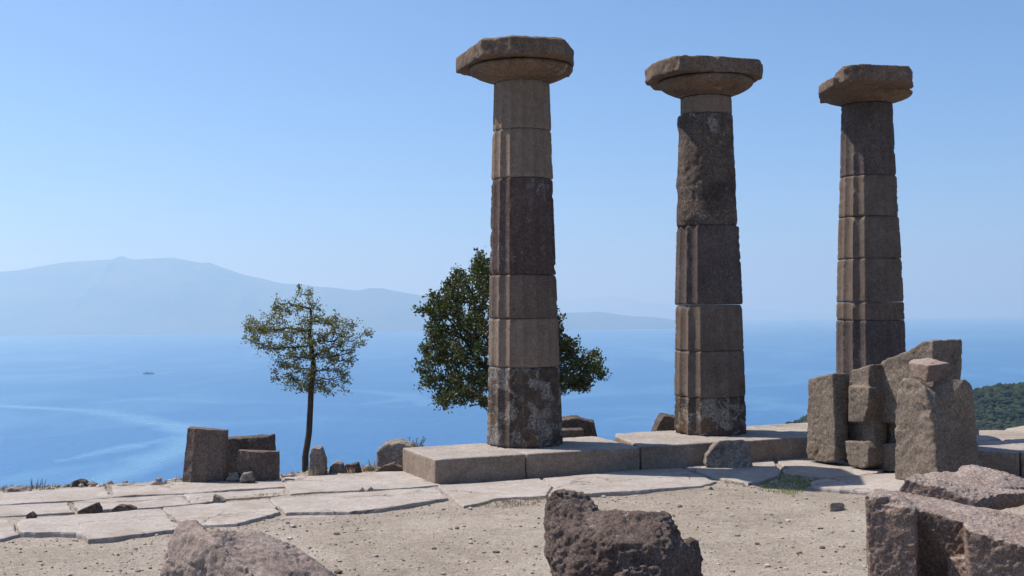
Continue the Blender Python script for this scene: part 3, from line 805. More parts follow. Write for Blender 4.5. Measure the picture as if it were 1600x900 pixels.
o = rock("orthostat", [wh([(1376, 564), (1392, 558), (1420, 547), (1420, 662), (1366, 660), (1363, 636), (1374, 600)], 0.30, 0.46),
     wh([(1418, 548), (1440, 534), (1458, 530), (1458, 662), (1418, 662)], 0.30, 0.46),
     wh([(1372, 655), (1420, 655), (1420, 700), (1372, 700)], 0.42, 0.30),
     wh([(1366, 693), (1420, 692), (1420, 740), (1370, 736), (1363, 722), (1363, 702)], 0.28, 0.44)], M_block, 0.016, RD, 3, (0.014, 12, 0.45), None, 53)
tag(o, "tallest wall block with a sloping top, directly below the farthest column", "wall block", GO)
o = rock("orthostat", [
     [wp(1402, 602, -.22), wp(1412, 590, -.22), wp(1430, 591, -.22), wp(1446, 606, -.22), wp(1398, 650, -.22), wp(1397, 748, -.22), wp(1412, 752, -.22), wp(1466, 760, -.22), wp(1462, 680, -.20), wp(1448, 630, -.18),
      wp(1490, 632, .12), wp(1525, 660, .36), wp(1540, 770, .44), wp(1470, 610, .05)] + [p + e2 * 0.3 for p in (wp(1402, 610, -.22), wp(1398, 745, -.22))],
     [wp(1448, 606, -.10), wp(1464, 601, .0), wp(1490, 592, .10), wp(1508, 591, .18), wp(1520, 603, .30), wp(1524, 640, .34), wp(1530, 700, .40), wp(1455, 660, -.15)] + [wp(1450, 612, .1), wp(1500, 598, .4)],
     ], M_block, 0.015, ((0.016, 5, 4), (0.006, 28, 3)), 2, (0.022, 10, 0.5), None, 54)
tag(o, "broad broken wall block nearest the viewer with a loose stone lying on top", "wall block", GO)
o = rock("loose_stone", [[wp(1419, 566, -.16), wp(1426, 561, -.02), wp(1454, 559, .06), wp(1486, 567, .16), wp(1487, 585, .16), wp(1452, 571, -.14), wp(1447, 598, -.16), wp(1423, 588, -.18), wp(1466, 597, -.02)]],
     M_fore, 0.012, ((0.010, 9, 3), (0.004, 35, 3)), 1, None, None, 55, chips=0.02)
tag(o, "flat pale stone resting on top of the broad wall block", "stone")

# ------------------------------------------------------------------ foreground rocks
def A(l): return [at(*p) for p in l]
o = rock("boulder", [A([(850, 815, 6.75), (900, 800, 6.8), (942, 806, 6.75), (985, 803, 6.7), (1022, 799, 6.7), (1043, 799, 6.72), (1054, 822, 6.7), (1070, 850, 6.65), (872, 930, 6.55), (940, 850, 6.5), (1010, 850, 6.42), (1045, 880, 6.4),
        (880, 1080, 6.6), (1060, 1080, 6.4), (960, 802, 7.5), (1038, 806, 7.4), (900, 820, 7.5), (1050, 1080, 7.6), (900, 1080, 7.6)]),
     A([(850, 812, 6.85), (856, 774, 6.85), (868, 767, 6.85), (912, 770, 7.0), (922, 780, 7.1), (944, 808, 6.9), (948, 850, 6.6), (852, 850, 6.72), (852, 870, 6.72), (874, 940, 6.65), (925, 960, 6.5), (880, 780, 7.4), (920, 795, 7.4)]),
     A([(1056, 838, 6.85), (1085, 842, 6.85), (1098, 870, 6.8), (1104, 930, 6.75), (1110, 1080, 6.75), (1040, 860, 6.5), (1050, 1080, 6.35), (1010, 880, 6.45), (1080, 860, 7.4), (1080, 1080, 7.6)]),
     A([(958, 905, 6.2), (985, 880, 6.3), (1030, 884, 6.32), (1045, 930, 6.25), (950, 940, 6.15), (940, 1080, 6.15), (1050, 1080, 6.15), (1040, 900, 6.6), (960, 900, 6.6)])],
     M_boulder, 0.010, ((0.022, 3.0, 3), (0.018, 9, 3), (0.012, 32, 3), (0.005, 70, 2)), 3, (0.020, 32, 0.6), None, 61, chips=0.06)
tag(o, "large dark pitted boulder standing in the open gravel in front of the nearest column", "boulder")
o = rock("boulder", [A([(262, 850, 6.4), (272, 822, 6.4), (290, 810, 6.5), (308, 811, 6.5), (326, 826, 6.3), (338, 850, 6.1), (250, 900, 6.3), (245, 1080, 6.3), (400, 900, 5.9), (410, 1080, 5.8), (300, 830, 6.9), (300, 1080, 7.1)]),
     A([(328, 826, 6.5), (392, 826, 6.9), (418, 832, 6.9), (450, 848, 6.85), (480, 868, 6.8), (508, 888, 6.75), (540, 912, 6.7), (590, 1060, 6.6), (400, 910, 6.0), (330, 900, 6.1), (350, 1060, 5.9), (480, 1060, 5.9), (400, 836, 7.3), (420, 1060, 7.4)])],
     M_smooth, 0.012, ((0.020, 2.6, 4), (0.012, 11, 4), (0.007, 38, 3)), 4, (0.016, 28, 0.5), None, 63, chips=0.06)
tag(o, "rounded pinkish grey boulder poking up in front of the paving, its peak leaning left", "boulder")
GB = "fallen squared blocks at the lower right"
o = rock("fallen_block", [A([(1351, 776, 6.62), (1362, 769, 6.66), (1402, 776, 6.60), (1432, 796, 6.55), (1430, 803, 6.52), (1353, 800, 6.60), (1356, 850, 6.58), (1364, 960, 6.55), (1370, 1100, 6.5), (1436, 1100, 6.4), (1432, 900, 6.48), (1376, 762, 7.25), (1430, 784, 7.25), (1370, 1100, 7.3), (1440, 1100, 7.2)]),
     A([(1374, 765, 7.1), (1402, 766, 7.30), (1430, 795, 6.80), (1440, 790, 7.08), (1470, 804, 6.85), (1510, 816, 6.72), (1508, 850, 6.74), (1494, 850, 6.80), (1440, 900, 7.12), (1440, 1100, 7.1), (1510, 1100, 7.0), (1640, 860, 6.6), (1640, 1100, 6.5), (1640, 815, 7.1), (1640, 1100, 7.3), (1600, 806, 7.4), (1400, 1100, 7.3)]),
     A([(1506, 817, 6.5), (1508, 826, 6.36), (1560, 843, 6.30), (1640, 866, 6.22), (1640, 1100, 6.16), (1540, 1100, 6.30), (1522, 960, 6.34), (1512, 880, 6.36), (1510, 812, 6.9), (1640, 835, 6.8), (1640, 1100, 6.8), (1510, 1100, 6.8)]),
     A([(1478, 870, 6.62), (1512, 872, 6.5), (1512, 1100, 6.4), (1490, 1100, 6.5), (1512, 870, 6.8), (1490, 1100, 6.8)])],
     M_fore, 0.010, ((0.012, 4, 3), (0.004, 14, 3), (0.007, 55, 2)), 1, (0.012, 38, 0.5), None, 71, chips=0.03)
tag(o, "large squared block at the lower right with a deep dark notch in its front face", "block", GB)
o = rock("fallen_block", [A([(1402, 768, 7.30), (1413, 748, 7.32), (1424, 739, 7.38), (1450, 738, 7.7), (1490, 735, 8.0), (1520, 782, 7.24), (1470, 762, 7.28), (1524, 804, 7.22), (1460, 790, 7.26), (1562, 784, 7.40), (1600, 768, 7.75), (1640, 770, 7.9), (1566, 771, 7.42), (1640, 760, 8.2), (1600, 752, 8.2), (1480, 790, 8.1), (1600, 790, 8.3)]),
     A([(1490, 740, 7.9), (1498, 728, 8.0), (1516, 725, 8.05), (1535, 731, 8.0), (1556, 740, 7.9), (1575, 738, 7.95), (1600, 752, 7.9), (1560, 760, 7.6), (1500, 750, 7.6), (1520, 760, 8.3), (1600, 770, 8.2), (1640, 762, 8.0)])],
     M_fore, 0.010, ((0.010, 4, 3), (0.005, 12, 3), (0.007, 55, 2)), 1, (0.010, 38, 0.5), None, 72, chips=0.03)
tag(o, "flat pinkish block lying tilted on top of the notched block at the lower right", "block", GB)

# ------------------------------------------------------------------ stones behind and around the platform
def frock(name, pts, mat, seed, label, cat="stone", group=None, vox=0.014, d=((0.018, 7, 3), (0.007, 28, 3)), sm=3, pits=(0.012, 14, 0.45)):
    o = rock(name, [A(h) for h in pts], mat, vox, d, sm, pits, None, seed); tag(o, label, cat, group); return o
def gy_(px, py, z=0): return G(px, py, z).y
def boxpx(pf, Y, dY, raise_back=0):
    f = [(x, y, Y) for x, y in pf]
    fr = [at(*p) for p in f]; bk = [p + Vector((0.0, dY, 0)) for p in fr]
    return fr + bk
def prock(name, pf, Y, dY, mat, seed, label, cat="stone", group=None, vox=0.014, d=((0.016, 7, 3), (0.006, 28, 3)), sm=3, pits=(0.012, 14, 0.45), sink=0.03):
    hs = [boxpx(q, Y if not isinstance(Y, (list, tuple)) else Y[i], dY) for i, q in enumerate(pf)]
    for i, h in enumerate(hs):
        zl = min(p.z for p in h); h += [Vector((p.x, p.y, p.z - sink)) for p in h if p.z < zl + 0.03]
    o = rock(name, hs, mat, vox, d, sm, pits, None, seed); tag(o, label, cat, group); return o

Yb = G(1138, 732, 0).y
prock("squared_stone", [[(1101, 728), (1104, 712), (1118, 694), (1130, 690), (1165, 689), (1172, 697), (1178, 731), (1140, 733)]], Yb, 0.16, M_grey, 81,
      "small squared stone with a broken left corner, standing against the step under the middle column")
prock("broken_block", [[(870, 656), (903, 653), (930, 660), (934, 690), (870, 692)], [(870, 672), (912, 671), (915, 700), (870, 700)]], (16.2, 15.9), 0.45, M_dark, 83,
      "low layered rock just behind the nearest column's foot on the seaward side")
prock("boulder", [[(1023, 680), (1030, 660), (1038, 650), (1060, 652), (1075, 690), (1024, 690)]], 16.6, 0.5, M_dark, 84,
      "dark rounded boulder half hidden behind the foot of the middle column", "boulder")
prock("boulder", [[(589, 728), (590, 705), (600, 695), (622, 691), (640, 696), (665, 720), (660, 745), (592, 745)]], 13.95, 0.5, M_grey, 85,
      "round brown boulder sitting behind the left corner of the platform", "boulder", d=((0.03, 5, 3), (0.008, 24, 3)))
prock("stone", [[(585, 738), (600, 727), (614, 724), (628, 731), (632, 742), (588, 743)]], 13.62, 0.16, M_dark, 86, "low rough stone at the foot of the round boulder beside the platform corner")
prock("upright_stone", [[(483, 741), (482, 712), (488, 700), (500, 701), (507, 720), (508, 741)]], 13.45, 0.22, M_grey, 87, "upright hollowed stone standing close to the little tree's trunk")
prock("stone", [[(511, 739), (514, 728), (524, 722), (533, 726), (537, 739)]], 13.6, 0.18, M_grey, 88, "small rounded pale stone between the upright hollowed stone and a dark cube of rock")
prock("stone", [[(537, 737), (538, 726), (558, 724), (562, 737)]], 13.62, 0.16, M_dark, 89, "small dark cube of rock on the rim, right of the little tree")
for i, (x0, x1, yt, yb, lab) in enumerate([(108, 138, 750, 764, "dark pointed stone on the far rim of the pavement, left of the fragments"),
        (168, 218, 757, 765, "long flat stone on the rim between the pointed stone and the tall fragment"), (226, 268, 755, 763, "flat dark stone on the rim beside the tall fragment's foot"),
        (0, 42, 762, 773, "low pale stone on the rim at the picture's left edge"), (566, 586, 728, 739, "little tan stone on the rim between the dark cube and the round boulder")]):
    Y = G((x0 + x1) / 2, yb, -0.02).y + 0.12
    xm = (x0 + x1) / 2
    prock("stone", [[(x0, yb), (x0 + (x1 - x0) * .15, yt + 3), (xm - (x1 - x0) * .12, yt), (xm + (x1 - x0) * .2, yt + 2), (x1, yb), (xm, yb + 3)]], Y, 0.16, M_dark if i in (0, 2) else M_grey, 90 + i, lab, vox=0.01, d=((0.010, 12, 3), (0.004, 40, 2)), sm=2, pits=None)
# wedge stones lying on the pavement
for i, (hull, lab) in enumerate([([(121, 799), (150, 786), (156, 796), (150, 799)], "dark wedge of stone lying in a paving joint, left of its smaller neighbour"),
                 ([(173, 796), (183, 790), (200, 789), (212, 793), (206, 796)], "small flat stone in the paving joint right of the dark wedge"),
                 ([(1297, 797), (1297, 787), (1303, 785), (1318, 786), (1321, 796), (1308, 798)], "lone brown stone on the gravel in front of the flat slab at right"),
                 ([(333, 783), (333, 773), (340, 776), (350, 783)], "small upright chip of stone at the head of a grassy paving joint"),
                 ([(558, 768), (565, 762), (571, 768)], "tiny stone on the pavement, left of its equal twin"),
                 ([(570, 768), (578, 762), (585, 768)], "tiny stone on the pavement, right of its equal twin"),
                 ([(40, 806), (46, 801), (52, 807)], "tiny dark stone at the edge of the left pavement"),
                 ([(1107, 764), (1111, 760), (1116, 765), (1111, 767)], "tiny brown stone on the gravel near the pavement edge, below the squared stone")]):
    yb = max(p[1] for p in hull); Y = G(sum(p[0] for p in hull) / len(hull), yb, -0.025 if i in (2, 7) else 0.0).y
    prock("stone", [hull], Y, 0.09, M_dark if i in (0, 1, 6) else M_grey, 110 + i, lab, vox=0.006, d=((0.006, 18, 3),), sm=1, pits=None, sink=0.035, )

# fluted fragments on the left
def fluted_fragment(pxl, pxr, ytl, ytr, yb, Y, depth, fl_w, lean, mat, label, seed, arc=0.42):
    a = at(pxl, yb, Y); b = at(pxr, yb, Y); zl = at(pxl, ytl, Y).z; zr = at(pxr, ytr, Y).z
    Wd = (b - a).length; z0 = a.z - 0.03
    n = 72; outl = []
    for i in range(n + 1):
        t = i / n; x = t * Wd; q = (t - 0.42) / 0.58
        bulge = arc * Wd * 0.35 * (1 - q * q)
        ph = (x / fl_w + 0.35) % 1.0
        outl.append((x, -bulge + 0.018 * math.sin(math.pi * ph) ** 0.8))
    outl += [(Wd, depth), (0, depth)]
    zs = np.linspace(0, 1, 26); V = []; F = []; m_ = len(outl)
    for k, s in enumerate(zs):
        for (x, y) in outl:
            t = x / Wd; zt = zl * (1 - t) + zr * t
            V.append((a.x + x + lean * s * (1 - t), a.y + y, z0 + (zt - z0) * s))
    V = np.array(V); nn = fbm(V, 11, 4, seed) * 0.010 + fbm(V, 40, 2, seed + 4) * 0.004
    V[:, 1] += nn; V[:, 0] += fbm(V, 13, 3, seed + 8) * 0.006
    V[:, 2] += np.where(V[:, 2] > zl - 0.08, fbm(V, 9, 3, seed + 2) * 0.012, 0)
    for k in range(len(zs) - 1):
        for i in range(m_):
            j = (i + 1) % m_; F.append((k * m_ + i, k * m_ + j, (k + 1) * m_ + j, (k + 1) * m_ + i))
    F.append(tuple(range((len(zs) - 1) * m_, len(zs) * m_))); F.append(tuple(range(m_))[::-1])
    org = np.array([V[:, 0].mean(), V[:, 1].mean(), V[:, 2].min()])
    o = mesh_obj("drum_fragment", V - org, F, mat, None, False, org)
    tag(o, label, "fragment", "carved fragments on the pavement rim"); return o
M_frag = stone_mat("fragment_stone", (0.123, 0.090, 0.075), (0.188, 0.145, 0.118), grain=50, grain_amt=0.3, bump=0.006, stain=0.5, streak=True)
fluted_fragment(285, 353, 668, 673, 752, 12.95, 0.12, 0.17, 0.065, M_frag, "tall fluted drum fragment standing at the left, wider at its foot", 5)
fluted_fragment(369, 434, 704, 707, 748, 13.0, 0.12, 0.085, 0.02, M_frag, "short fluted drum fragment standing before the dark flat block", 8)
prock("drum_fragment", [[(346, 687), (360, 685), (424, 681), (425, 742), (346, 746)]], 13.7, 0.25, M_dark, 120, "dark flat block behind the short fluted fragment", "fragment", "carved fragments on the pavement rim")
prock("stone", [[(353, 747), (356, 738), (370, 738), (374, 748)]], 12.9, 0.08, M_grey, 121, "small pale stone wedged between the tall and the short fluted fragments", vox=0.01)
prock("stone", [[(376, 748), (380, 740), (392, 738), (396, 747)]], 12.78, 0.07, M_grey, 122, "small stone lying against the front of the short fluted fragment", vox=0.01)

# ------------------------------------------------------------------ pebbles
def pebbles():
    bm = bmesh.new(); bmesh.ops.create_icosphere(bm, subdivisions=1, radius=1.0)
    bv = np.array([v.co[:] for v in bm.verts]); bf = np.array([[v.index for v in f.verts] for f in bm.faces]); bm.free()
    rs = np.random.RandomState(11)
    X = rs.uniform(-5.8, 6.2, 26000); Y = rs.uniform(7.3, 14.4, 26000)
    dx = X - O.x; dy = Y - O.y; a = dx * U.x + dy * U.y; b = dx * Vv.x + dy * Vv.y
    nz = vn(np.stack([X, Y, X * 0], 1), 1.6, 3)
    keep = ((b < -1.25) & (rs.uniform(size=len(X)) < 0.35 + 0.4 * nz)) | ((b > 1.5) & (b < 2.1) & (a < 0.5) & (rs.uniform(size=len(X)) < 0.4))
    keep |= (b > -1.7) & (b < -1.1) & (rs.uniform(size=len(X)) < 0.3)
    X, Y = X[keep], Y[keep]; n = len(X)
    bb = b[keep]; rim = bb > 1.4
    Z = ground_h(X[None], Y[None])[0]
    s = np.clip(rs.lognormal(-5.1, 0.55, n), 0.003, 0.032)
    s = np.where(rim, np.clip(s * rs.uniform(0.8, 4.0, n), 0.006, 0.05), s)
    V = bv[None] * (1 + rs.uniform(-0.25, 0.25, (n, len(bv), 1))) * rs.uniform(0.6, 1.3, (n, 1, 3)) * np.array([1, 1, 0.65])
    V = V * s[:, None, None] + np.stack([X, Y, Z + s * 0.25], 1)[:, None]
    F = bf[None] + (np.arange(n) * len(bv))[:, None, None]
    t = NT("pebble_stone"); g = t.n("ShaderNodeNewGeometry")
    col = t.mix(t.ramp(g.outputs["Random Per Island"], 0, 1), (0.13, 0.10, 0.085), (0.46, 0.40, 0.345))
    t.pbsdf(col, 0.95, None, 0.1)
    o = tri_mesh("loose_gravel", V.reshape(-1, 3), F.reshape(-1, 3), t.m)
    tag(o, "loose pebbles and stone chips scattered over the dusty ground", "gravel", kind='stuff')
pebbles()

# ------------------------------------------------------------------ grass and small plants
def blades(name, spots, mat, label, cat, h=(0.03, 0.08), w_=0.003, spread=0.5, kind='stuff', seed=1):
    rs = random.Random(seed); V = []; F = []
    for (x, y, z, r_, n_, hs) in spots:
        for _ in range(n_):
            an = rs.uniform(0, 6.28); rr_ = r_ * math.sqrt(rs.random())
            bx, by = x + math.cos(an) * rr_, y + math.sin(an) * rr_
            hh = rs.uniform(*h) * hs; la = rs.uniform(0, 6.28); ln = rs.uniform(0.1, spread) * hh
            dx_, dy_ = math.cos(la) * ln, math.sin(la) * ln; wa = rs.uniform(0, 3.14); wx, wy = math.cos(wa) * w_, math.sin(wa) * w_
            k = len(V)
            V += [(bx - wx, by - wy, z), (bx + wx, by + wy, z), (bx + dx_ * .4 + wx * .7, by + dy_ * .4 + wy * .7, z + hh * .6), (bx + dx_ * .4 - wx * .7, by + dy_ * .4 - wy * .7, z + hh * .6), (bx + dx_, by + dy_, z + hh), (bx + dx_, by + dy_, z + hh * 0.99)]
            F += [(k, k + 1, k + 2, k + 3), (k + 3, k + 2, k + 4, k + 5)]
    o = mesh_obj(name, V, F, mat, None, False); tag(o, label, cat, kind=kind); return o
rs = random.Random(3)
sp = []
def area(poly, n, per, rad_, hs, z=None):
    xs = [p[0] for p in poly]; ys = [p[1] for p in poly]
    def inside(x, y):
        c_ = False; j = len(poly) - 1
        for i in range(len(poly)):
            if (poly[i][1] > y) != (poly[j][1] > y) and x < (poly[j][0] - poly[i][0]) * (y - poly[i][1]) / (poly[j][1] - poly[i][1]) + poly[i][0]: c_ = not c_
            j = i
        return c_
    k = 0; res = []
    while k < n:
        x = rs.uniform(min(xs), max(xs)); y = rs.uniform(min(ys), max(ys))
        if inside(x, y):
            p = G(x, y, -0.02); zz = gh(p.x, p.y) - 0.005; res.append((p.x, p.y, zz if z is None else z, rad_, per, hs)); k += 1
    return res
blades("grass", area([(1180, 755), (1220, 744), (1290, 742), (1400, 738), (1300, 750), (1262, 760), (1240, 772), (1190, 768)], 260, 9, 0.05, 0.5), M_green,
       "sparse green and yellow grass in the gravel by the shaded paving", "grass", seed=2)
blades("dry_grass", area([(725, 790), (790, 780), (850, 775), (850, 786), (780, 794)], 90, 8, 0.04, 0.55) + area([(340, 783), (400, 775), (455, 773), (440, 778), (380, 783)], 60, 8, 0.03, 0.5)
       + area([(450, 774), (540, 768), (540, 771), (450, 777)], 24, 6, 0.02, 0.35) + area([(255, 792), (285, 812), (290, 826), (440, 808), (440, 812), (300, 832), (280, 830)], 50, 5, 0.03, 0.35)
       + area([(0, 768), (160, 758), (160, 756), (0, 763)], 60, 6, 0.05, 0.8) + area([(1130, 750), (1170, 757), (1165, 762), (1130, 756)], 24, 6, 0.03, 0.5), M_straw,
       "short straw coloured dry grass along the paving joints and edges", "dry grass", seed=3)
sp = []
for (px, Y, n_, hs) in [(352, 13.1, 26, 1.9), (357, 13.1, 16, 1.4), (487, 13.35, 40, 1.5), (280, 13.0, 30, 1.3), (572, 13.7, 36, 1.4), (583, 13.8, 30, 1.8), (455, 13.5, 24, 1.1), (548, 13.5, 24, 1.2), (12, 12.5, 30, 1.0)]:
    p = at(px, 745, Y); sp.append((p.x, p.y, gh(p.x, p.y) - 0.01, 0.07, n_, hs))
blades("dry_weeds", sp, M_straw, "taller dry straw weeds growing on the rim behind the pavement", "dry weeds", seed=4, h=(0.05, 0.10))
sp = []
for px in (50, 57, 61, 69, 64): 
    p = at(px, 758, 12.6); sp.append((p.x, p.y, gh(p.x, p.y), 0.015, 3, 1.7))
blades("dead_plant", sp, M_stalk, "few thin dark dead stalks on the rim at the far left", "plant", seed=5, h=(0.05, 0.09), w_=0.0035, spread=0.25, kind='thing')

def bush():
    b = at(640, 700, 15.0); V = []; F = []; r_ = random.Random(9)
    root = empty("low_bush", (b.x, b.y, gh(b.x, b.y)))
    top = at(640, 688, 15.0).z - root.location.z
    tw = []
    for k in range(60):
        a = r_.uniform(0, 6.28); sp_ = r_.uniform(0.1, 0.38); p0 = Vector((0, 0, 0)); p1 = Vector((math.cos(a) * sp_, math.sin(a) * sp_ * 0.6, top * r_.uniform(0.75, 1.06)))
        m_ = p1 * 0.5 + Vector((0, 0, 0.05)); tw.append([p0, m_, p1])
    for t_ in tw:
        for a_, b_ in zip(t_, t_[1:]):
            k = len(V); s_ = 0.004
            for q in (a_, b_):
                for dx_, dy_ in ((-s_, -s_), (s_, -s_), (0, s_)): V.append((q.x + dx_, q.y + dy_, q.z))
            F += [(k, k + 1, k + 4, k + 3), (k + 1, k + 2, k + 5, k + 4), (k + 2, k, k + 3, k + 5)]
    mesh_obj("stems", V, F, M_stalk, root, False)
    V = []; F = []
    for t_ in tw:
        for j in range(26):
            q = t_[1].lerp(t_[2], r_.random()) + Vector((r_.uniform(-.03, .03), r_.uniform(-.03, .03), r_.uniform(-.02, .03)))
            d = Vector((r_.uniform(-1, 1), r_.uniform(-1, 1), r_.uniform(-0.2, 1))).normalized() * 0.018; s_ = d.cross(Vector((r_.random(), r_.random(), r_.random()))).normalized() * 0.005
            k = len(V); V += [q, q + d * .5 + s_, q + d, q + d * .5 - s_]; F.append((k, k + 1, k + 2, k + 3))
    mesh_obj("leaves", V, F, M_leaf1, root, False)
    tag(root, "low thorny grey green bush just behind the platform's left corner", "bush")
bush()

# ------------------------------------------------------------------ trees (branches grown towards the crown volume)
def inpoly(x, y, poly):
    c_ = False; j = len(poly) - 1
    for i in range(len(poly)):
        if (poly[i][1] > y) != (poly[j][1] > y) and x < (poly[j][0] - poly[i][0]) * (y - poly[i][1]) / (poly[j][1] - poly[i][1]) + poly[i][0]: c_ = not c_
        j = i
    return c_
def tree(name, outline, Y, depth, trunk_pts, n_att, step, kill, infl, trunk_r, leaf_mat_, n_leaf, leaf_len, label, seed, holes=0.0, tip_r=0.0022, spread=0.04, shoots=0.3, leafy=3.2, leader=(), clump=0.0):
    rs = np.random.RandomState(seed)
    xs = [p[0] for p in outline]; ys = [p[1] for p in outline]; cx = (min(xs) + max(xs)) / 2; hw = (max(xs) - min(xs)) / 2
    att = []
    while len(att) < n_att:
        x = rs.uniform(min(xs), max(xs)); y = rs.uniform(min(ys), max(ys))
        if not inpoly(x, y, outline): continue
        dd = depth * math.sqrt(max(0.05, 1 - ((x - cx) / hw) ** 2)) * rs.uniform(-1, 1)
        x += rs.normal(0, hw * 0.05); y += rs.normal(0, hw * 0.05)
        p = at(x, y, Y); q = np.array([p.x, p.y + dd, p.z])
        if holes and vn(q[None], 2.6, seed)[0] < -0.62 + holes: continue
        att.append(q)
    att = np.array(att)
    nodes = [np.array(p) for p in trunk_pts]; par = [-1] + list(range(len(trunk_pts) - 1))
    for p in leader: nodes.append(np.array(p)); par.append(len(nodes) - 2)
    alive = np.ones(len(att), bool)
    for it in range(160):
        N = np.array(nodes); A_ = att[alive]
        if len(A_) == 0: break
        d2 = ((A_[:, None] - N[None]) ** 2).sum(2); near = d2.argmin(1); dm = np.sqrt(d2.min(1))
        sel = dm < infl
        if not sel.any():
            sel = dm <= dm.min() + 1e-6
        new = []
        for k in np.unique(near[sel]):
            v = A_[sel & (near == k)] - N[k]; v = v / np.linalg.norm(v, axis=1)[:, None]
            d = v.mean(0) + rs.normal(0, 0.16, 3) + np.array([0, 0, 0.05]); L = np.linalg.norm(d)
            if L < 1e-3: continue
            new.append((N[k] + d / L * step, k))
        if not new: break
        for p, k in new: nodes.append(p); par.append(int(k))
        N = np.array(nodes); ia = np.where(alive)[0]
        d2 = ((att[ia][:, None] - N[None, -len(new):]) ** 2).sum(2).min(1)
        alive[ia[d2 < kill ** 2]] = False
        if len(nodes) > 6000: break
    # long shoots standing out of the crown
    N = np.array(nodes); cen = att.mean(0); has = set(par); tips = [i for i in range(len(nodes)) if i not in has]
    dist = np.array([np.linalg.norm((N[i] - cen) * [1, .6, 1]) for i in tips]); thr = np.percentile(dist, 55)
    for i, dd_ in zip(tips, dist):
        if dd_ < thr or rs.uniform() > shoots: continue
        d = (N[i] - cen); d /= np.linalg.norm(d); d = d + np.array([0, 0, 0.5]) + rs.normal(0, 0.35, 3); d /= np.linalg.norm(d)
        k = i; p = N[i]
        for q in range(rs.randint(1, 5)):
            d = d + rs.normal(0, 0.22, 3); d /= np.linalg.norm(d); p = p + d * step * 0.6; nodes.append(p); par.append(k); k = len(nodes) - 1
    N = np.array(nodes); n = len(N); w_ = np.zeros(n); ch = [[] for _ in range(n)]
    for i in range(n - 1, 0, -1): ch[par[i]].append(i)
    rr_ = np.zeros(n)
    for i in range(n - 1, -1, -1):
        rr_[i] = tip_r if not ch[i] else (sum(rr_[c_] ** 2.3 for c_ in ch[i])) ** (1 / 2.3)
    tl = len(trunk_pts); sc_ = trunk_r / rr_[tl - 1]
    rr_ = tip_r + (rr_ - tip_r) * (trunk_r - tip_r) / (rr_[tl - 1] - tip_r)
    for i in range(tl): rr_[i] = trunk_r * (1 + 0.28 * (1 - i / (tl - 1))) + (0.25 * trunk_r if i == 0 else 0)
    org = N[0].copy(); root = empty(name, tuple(org)); tag(root, label, "tree")
    V = []; F = []
    for i in range(1, n):
        a, b = N[par[i]] - org, N[i] - org; d = b - a; L = np.linalg.norm(d)
        if L < 1e-6: continue
        d = d / L; s = np.cross(d, [0.3, 0.9, 0.2]); s /= np.linalg.norm(s); t = np.cross(d, s); ns = 8 if rr_[i] > 0.012 else 4
        k = len(V); ra_ = rr_[par[i]] if (par[i] < tl or len(ch[par[i]]) == 1) else min(rr_[par[i]], rr_[i] * 1.3)
        for q, r_ in ((a, ra_), (b, rr_[i])):
            for j in range(ns):
                an = 2 * math.pi * j / ns; V.append(q + (s * math.cos(an) + t * math.sin(an)) * r_)
        for j in range(ns):
            F.append((k + j, k + (j + 1) % ns, k + ns + (j + 1) % ns, k + ns + j))
    mesh_obj("trunk", V, F, M_bark, root, True)
    thin = np.where((rr_ < tip_r * leafy) & (np.arange(n) > tl))[0]
    V = []; F = []
    dens = np.array([1.0] * len(thin))
    wgt = np.clip(0.45 + clump * vn(N[thin], 5.5, seed + 3) + clump * 0.6 * vn(N[thin], 2.4, seed + 4), 0.03, 2); wgt /= wgt.sum()
    pick = rs.choice(thin, n_leaf, p=wgt)
    for i in pick:
        base = N[i] - org + rs.normal(0, spread * 0.5, 3)
        pd = N[i] - N[par[i]]; pd = pd / (np.linalg.norm(pd) + 1e-9)
        d = pd * 0.6 + rs.normal(0, 0.7, 3) + np.array([0, 0, 0.25]); d /= np.linalg.norm(d)
        s = np.cross(d, rs.normal(0, 1, 3)); s /= np.linalg.norm(s); up = np.cross(d, s)
        Lf = leaf_len * rs.uniform(0.6, 1.25); Wf = Lf * rs.uniform(0.24, 0.36); k = len(V)
        V += [base, base + d * Lf * .45 + s * Wf + up * Wf * .35, base + d * Lf - up * Lf * 0.1, base + d * Lf * .45 - s * Wf + up * Wf * .35, base + d * Lf * .5]
        F += [(k, k + 1, k + 4), (k + 1, k + 2, k + 4), (k + 2, k + 3, k + 4), (k + 3, k, k + 4)]
    c_ = tri_mesh("crown", np.array(V), np.array(F), leaf_mat_, root)
    return root
tY = 18.0
tb = at(478, 760, tY)
tp = [Vector((tb.x, tb.y, gh(tb.x, tb.y) - 0.05))] + [at(*p) for p in [(476, 800, tY), (477, 760, tY), (477, 742, tY), (477, 728, tY), (477, 712, tY + .01), (480, 695, tY + .02), (483, 675, tY + .02), (484, 655, tY + .01), (485, 635, tY), (486, 612, tY)]]
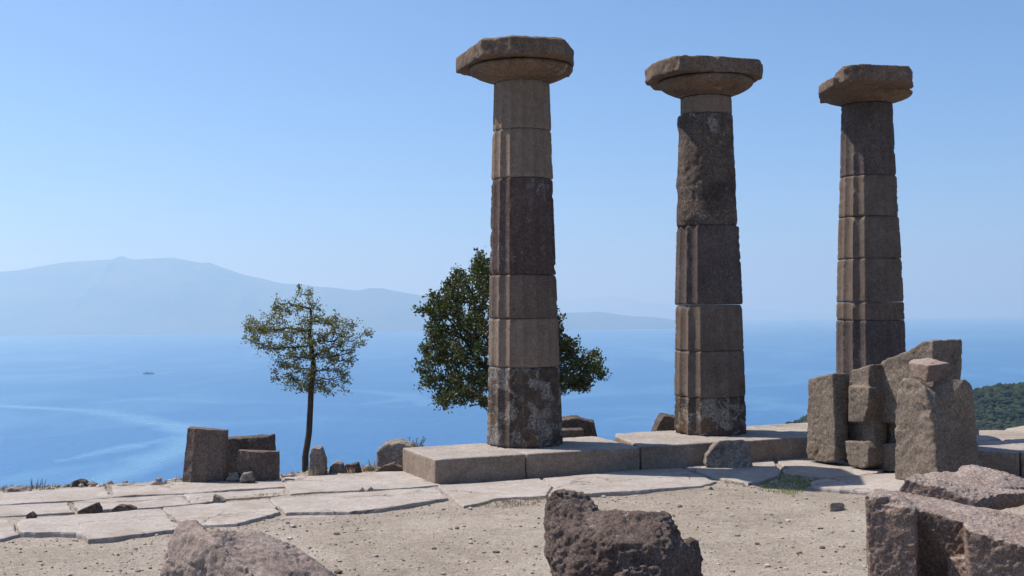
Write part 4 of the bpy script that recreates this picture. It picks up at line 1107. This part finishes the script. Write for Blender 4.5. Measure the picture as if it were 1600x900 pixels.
tree("small_tree", [(386, 520), (384, 497), (402, 487), (425, 488), (446, 478), (462, 462), (486, 458), (500, 474), (515, 492), (536, 496), (550, 508), (565, 516), (567, 534), (556, 553), (541, 566), (536, 588), (546, 600),
    (520, 612), (487, 611), (462, 610), (438, 603), (446, 590), (434, 570), (414, 556), (395, 545)], tY, 0.55, tp, 620, 0.050, 0.066, 0.7, 0.046, M_leaf1, 10500, 0.040,
    "small slender tree with an airy crown and thin curved dark trunk, left of the columns", 5, holes=0.24, tip_r=0.0036, spread=0.065, leafy=4.6, clump=0.9, shoots=0.75,
    leader=[at(*p) for p in [(487, 596, tY), (490, 578, tY + .03), (489, 560, tY + .02), (486, 540, tY), (484, 520, tY), (487, 500, tY), (485, 482, tY)]])
bY = 19.0
gb = at(812, 745, bY)
tp = [Vector((gb.x, gb.y, gh(gb.x, gb.y) - 0.05))] + [at(*p) for p in [(813, 700, bY), (811, 670, bY), (808, 640, bY), (806, 615, bY)]]
print("TREE base", tp[0], tp[1])
tree("leafy_tree", [(768, 414), (735, 420), (714, 430), (702, 444), (688, 460), (680, 476), (664, 490), (668, 506), (682, 520), (664, 544), (658, 562), (668, 578), (660, 598), (674, 610), (690, 630), (720, 628), (740, 634), (770, 622), (800, 620), (850, 606), (875, 604), (905, 606),
    (938, 592), (942, 572), (922, 552), (903, 546), (890, 525), (880, 512), (860, 490), (840, 455), (812, 425), (795, 408)], bY, 1.25, tp, 1500, 0.083, 0.11, 1.1, 0.09, M_leaf2, 36000, 0.060,
    "dense dark green tree growing behind the nearest column, its crown showing on both sides", 8, holes=0.12, tip_r=0.004, spread=0.08, shoots=0.45, clump=0.4)

# ------------------------------------------------------------------ haze
def haze():
    s = 72500; z0 = sealevel(70000) - 3; z1 = 1100
    v = [(x, y, z) for x in (-s, s) for y in (-s, s) for z in (z0, z1)]
    f = [(0, 1, 3, 2), (4, 6, 7, 5), (0, 4, 5, 1), (2, 3, 7, 6), (0, 2, 6, 4), (1, 5, 7, 3)]
    t = NT("haze_air")
    p = t.n("ShaderNodeVolumePrincipled"); p.inputs["Color"].default_value = (0.41, 0.66, 0.91, 1); p.inputs["Absorption Color"].default_value = (0.58, 0.5, 0.2, 1); p.inputs["Density"].default_value = 1.05e-4
    p.inputs["Anisotropy"].default_value = 0.38
    t.l(p.outputs[0], t.out.inputs["Volume"])
    o = mesh_obj("haze", v, f, t.m, None, False); tag(o, "pale blue haze over the sea", "haze", kind='stuff')
haze()
